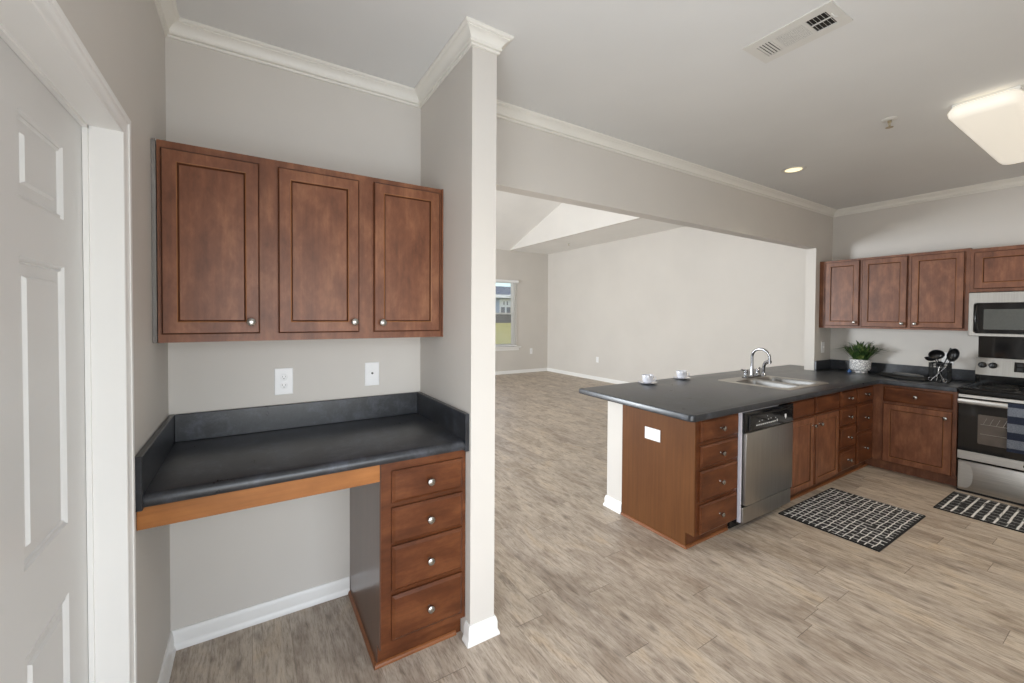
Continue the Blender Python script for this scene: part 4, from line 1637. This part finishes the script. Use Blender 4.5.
# potted plant
px_, py_ = 5.915, -0.486
pp = thing('potted_plant', 'small grassy green plant in a white patterned pot', 'plant', (px_, py_, zt_))
mb = MB()
mb.lathe((px_, py_, zt_ + 0.0005), (0, 0, 1), [(0.058, 0), (0.062, 0.003), (0.063, 0.020), (0.082, 0.034), (0.090, 0.048), (0.093, 0.142), (0.091, 0.145), (0.087, 0.142), (0.084, 0.052), (0.058, 0.03)], 36, True, True)
mb.build('pot', M['pot'], pp, smooth=True, angle=35)
mb = MB()
mb.lathe((px_, py_, zt_ + 0.118), (0, 0, 1), [(0.0845, 0), (0.083, 0.010), (0.05, 0.014), (0.0, 0.015)], 20, True, False)
mb.build('soil', M['soil'], pp)
mb = MB()
rnd = random.Random(3)
for i in range(190):
    a = rnd.uniform(0, 2 * PI)
    r0 = 0.06 * math.sqrt(rnd.random())
    lean = rnd.uniform(0.1, 1.0) ** 0.8
    L = rnd.uniform(0.16, 0.27)
    d = Vector((math.cos(a), math.sin(a), 0))
    reach = L * lean * 1.12
    if d.x > 0:
        lim = 0.155 / max(d.x, 0.2)
        reach = min(reach, lim - r0)
    b0 = Vector((px_, py_, zt_ + 0.136)) + d * r0
    p1 = b0 + d * reach * 0.45 + Vector((0, 0, L * (0.75 - 0.25 * lean)))
    p2 = b0 + d * reach + Vector((0, 0, L * (0.95 - 0.58 * lean)))
    side = Vector((-d.y, d.x, 0))
    wd = rnd.uniform(0.005, 0.009)
    m_ = (b0 + p1) / 2
    ro = [[b0 - side * wd * 0.5, b0 + d * 0.002, b0 + side * wd * 0.5, b0 - d * 0.001],
          [p1 - side * wd, p1 + d * 0.0025, p1 + side * wd, p1 - d * 0.001],
          [p2 - side * 0.0006, p2 + d * 0.0006, p2 + side * 0.0006, p2 - d * 0.0006]]
    mb.loops(ro)
mb.build('foliage', M['leaf'], pp, weld=False)

mb = MB()
bx_, by_ = 5.820, -0.425
mb.lathe((bx_, by_, zt_ + 0.0005), (0, 0, 1), [(0.012, 0), (0.017, 0.003), (0.020, 0.012), (0.017, 0.022), (0.009, 0.027), (0.006, 0.031), (0.007, 0.036), (0.003, 0.039)], 18)
tag(mb.build('blue_ornament', M['blue'], at=(bx_, by_, zt_), smooth=True), 'tiny blue glazed ornament at the foot of the white plant pot', 'ornament')

# folded black mitt lying on the counter
om = thing('oven_mitt', 'flat black folded oven mitt lying on the counter left of the utensil rack', 'oven mitt', (5.75, -0.88, zt_))


def cushion(mb, poly, z0, z1):
    mb.loops([V3(poly, z0), V3(offset(poly, -0.004), z0 + (z1 - z0) * 0.45), V3(offset(poly, 0.004), z0 + (z1 - z0) * 0.85), V3(offset(poly, 0.016), z1)])


mb = MB()
cushion(mb, [(5.600, -0.890), (5.595, -0.960), (5.640, -1.060), (5.700, -1.075), (5.745, -1.040), (5.790, -0.940), (5.845, -0.790), (5.880, -0.680), (5.830, -0.675), (5.740, -0.760)],
        zt_ + 0.0008, zt_ + 0.036)
mb.build('mitt_body', M['black_matte'], om, smooth=True)
mb = MB()
cushion(mb, [(5.660, -0.920), (5.655, -1.000), (5.690, -1.045), (5.735, -1.000), (5.775, -0.900), (5.790, -0.800), (5.740, -0.810)], zt_ + 0.0365, zt_ + 0.056)
M['mitt_grey'] = plain('grey_rubber', rgb(88, 89, 90), 0.4)
tag(mb.build('grip_pad', M['mitt_grey'], om, smooth=True), 'shiny dark grey upper fold')

# wire utensil rack
ux, uy = 5.765, -1.140
ur = thing('utensil_rack', 'black wire utensil rack on the counter beside the stove', 'utensil holder', (ux, uy, zt_))
mb = MB()
hw = 0.062
z0 = zt_ + 0.004
for dz in (0.0, 0.045, 0.10, 0.15, 0.172):
    mb.tube([(ux - hw, uy - hw, z0 + dz), (ux + hw, uy - hw, z0 + dz), (ux + hw, uy + hw, z0 + dz), (ux - hw, uy + hw, z0 + dz), (ux - hw, uy - hw, z0 + dz)],
            0.0032 if dz < 0.17 else 0.0048, 8)
for i in range(6):
    f = -hw + i * hw * 2 / 5
    for p in ((ux + f, uy - hw), (ux + f, uy + hw), (ux - hw, uy + f), (ux + hw, uy + f)):
        mb.tube([(p[0], p[1], z0 - 0.002), (p[0], p[1], z0 + 0.172)], 0.0026, 6)
mb.build('wire_frame', M['black_matte'], ur, smooth=True, weld=False)
mb = MB()
mb.box(ux - hw, ux + hw, uy - hw, uy + hw, zt_ + 0.0006, zt_ + 0.004, 0.001, 1)
mb.build('bottom_tray', M['black_matte'], ur)
zu = zt_ + 0.006


def utensil(name, label, cat, base, tip, head, mat=None, headmat=None):
    """rod from base to tip with a head mesh drawn by head(mb, tip, dir)"""
    b, t = Vector(base), Vector(tip)
    o = thing(name, label, cat, base)
    mb = MB()
    mb.tube([b, b + (t - b) * 0.3, t], [0.0062, 0.0058, 0.0042], 10)
    mb.build('handle', mat or M['black_plastic'], o, smooth=True)
    mb = MB()
    head(mb, t, (t - b).normalized())
    mb.build('head', headmat or M['black_plastic'], o, smooth=True)
    return o


def bowl_head(rx, ry, facing, tilt=0.0):
    def f(mb, t, d):
        n = Vector(facing).normalized()
        axis = n
        c = t + d * ry * 0.85
        u = d
        v = axis.cross(u).normalized()
        rings = []
        for r, h in ((1.0, 0.0), (0.97, -0.006), (0.8, -0.022), (0.45, -0.034), (0.12, -0.037), (0.12, -0.034), (0.42, -0.031), (0.76, -0.019), (0.92, -0.004), (0.94, 0.0)):
            rings.append([c + n * h + u * (ry * r * math.cos(2 * PI * i / 24)) + v * (rx * r * math.sin(2 * PI * i / 24)) for i in range(24)])
        mb.loops(rings, False, False)
        mb.loops([rings[4], rings[5]], True, True)
        vr = [rings[-1], rings[0]]
        mb.loops(vr, False, False)
    return f


def flat_head(wd, ln, th=0.004, slots=True):
    def f(mb, t, d):
        side = Vector((0, -1, 0))
        side = (side - d * side.dot(d)).normalized()
        n = d.cross(side).normalized()
        out = [(-0.25 * wd, 0), (-0.5 * wd, 0.35 * ln), (-0.5 * wd, ln), (0.5 * wd, 0.94 * ln), (0.5 * wd, 0.35 * ln), (0.25 * wd, 0)]
        mb.loops([[t + side * a + d * b + n * (-th / 2) for a, b in out], [t + side * a + d * b + n * (th / 2) for a, b in out]])
    return f


def side_bowl(direction, rx, ry):
    f = bowl_head(rx, ry, (-0.25, 0, 1))
    return lambda mb, t, d: f(mb, t - Vector(direction) * 0.012, Vector(direction).normalized())


utensil('soup_ladle', 'black round ladle standing in the wire rack, head turned to the plant side', 'ladle', (ux + 0.02, uy - 0.02, zu), (ux - 0.005, uy + 0.018, zt_ + 0.215),
        bowl_head(0.056, 0.046, (-0.9, -0.25, 0.35)))
utensil('gravy_ladle', 'narrow black ladle seen edge-on, sticking out of the rack towards the plant', 'ladle', (ux + 0.045, uy - 0.01, zu), (ux + 0.052, uy + 0.050, zt_ + 0.222),
        side_bowl((0, 1, -0.05), 0.030, 0.046))
utensil('serving_spoon', 'large black oval spoon in the rack leaning towards the stove', 'spoon', (ux - 0.02, uy - 0.01, zu), (ux + 0.0, uy - 0.066, zt_ + 0.205),
        bowl_head(0.044, 0.064, (-0.92, 0.2, 0.3)))
utensil('pasta_fork', 'slim black fork behind the large oval spoon in the rack', 'serving fork', (ux + 0.030, uy + 0.035, zu), (ux + 0.048, uy - 0.042, zt_ + 0.25),
        flat_head(0.026, 0.07))
utensil('steel_whisk', 'short steel utensil with round black end inside the wire rack', 'utensil', (ux - 0.045, uy + 0.015, zu), (ux - 0.045, uy - 0.005, zt_ + 0.145),
        bowl_head(0.026, 0.028, (-1, 0, 0.2)), M['nickel'])


def measuring(name, label, p0, p1):
    o = thing(name, label, 'tongs', p0)
    a, b = Vector(p0), Vector(p1)
    mb = MB()
    mb.tube([a, (a + b) / 2, b], [0.0050, 0.0042, 0.0056], 8)
    mb.build('arm', M['chrome'], o, smooth=True)
    mb = MB()
    c = a + (a - b).normalized() * 0.004
    pts = [c + Vector((0, 0.013 * math.cos(t), 0.017 + 0.017 * math.sin(t))) for t in [-PI / 2 + i * 2 * PI / 16 for i in range(17)]]
    mb.tube(pts, 0.0036, 8)
    mb.build('ring', M['chrome'], o, smooth=True)


xf = ux - hw - 0.010
measuring('steel_tongs', 'steel tong arm slanting across the front of the rack up towards the stove', (xf, uy + 0.045, zt_ + 0.012), (xf - 0.002, uy - 0.055, zt_ + 0.150))
measuring('steel_tongs', 'shorter steel tong arm crossing low on the front of the rack', (xf - 0.014, uy - 0.050, zt_ + 0.010), (xf - 0.012, uy - 0.010, zt_ + 0.105))
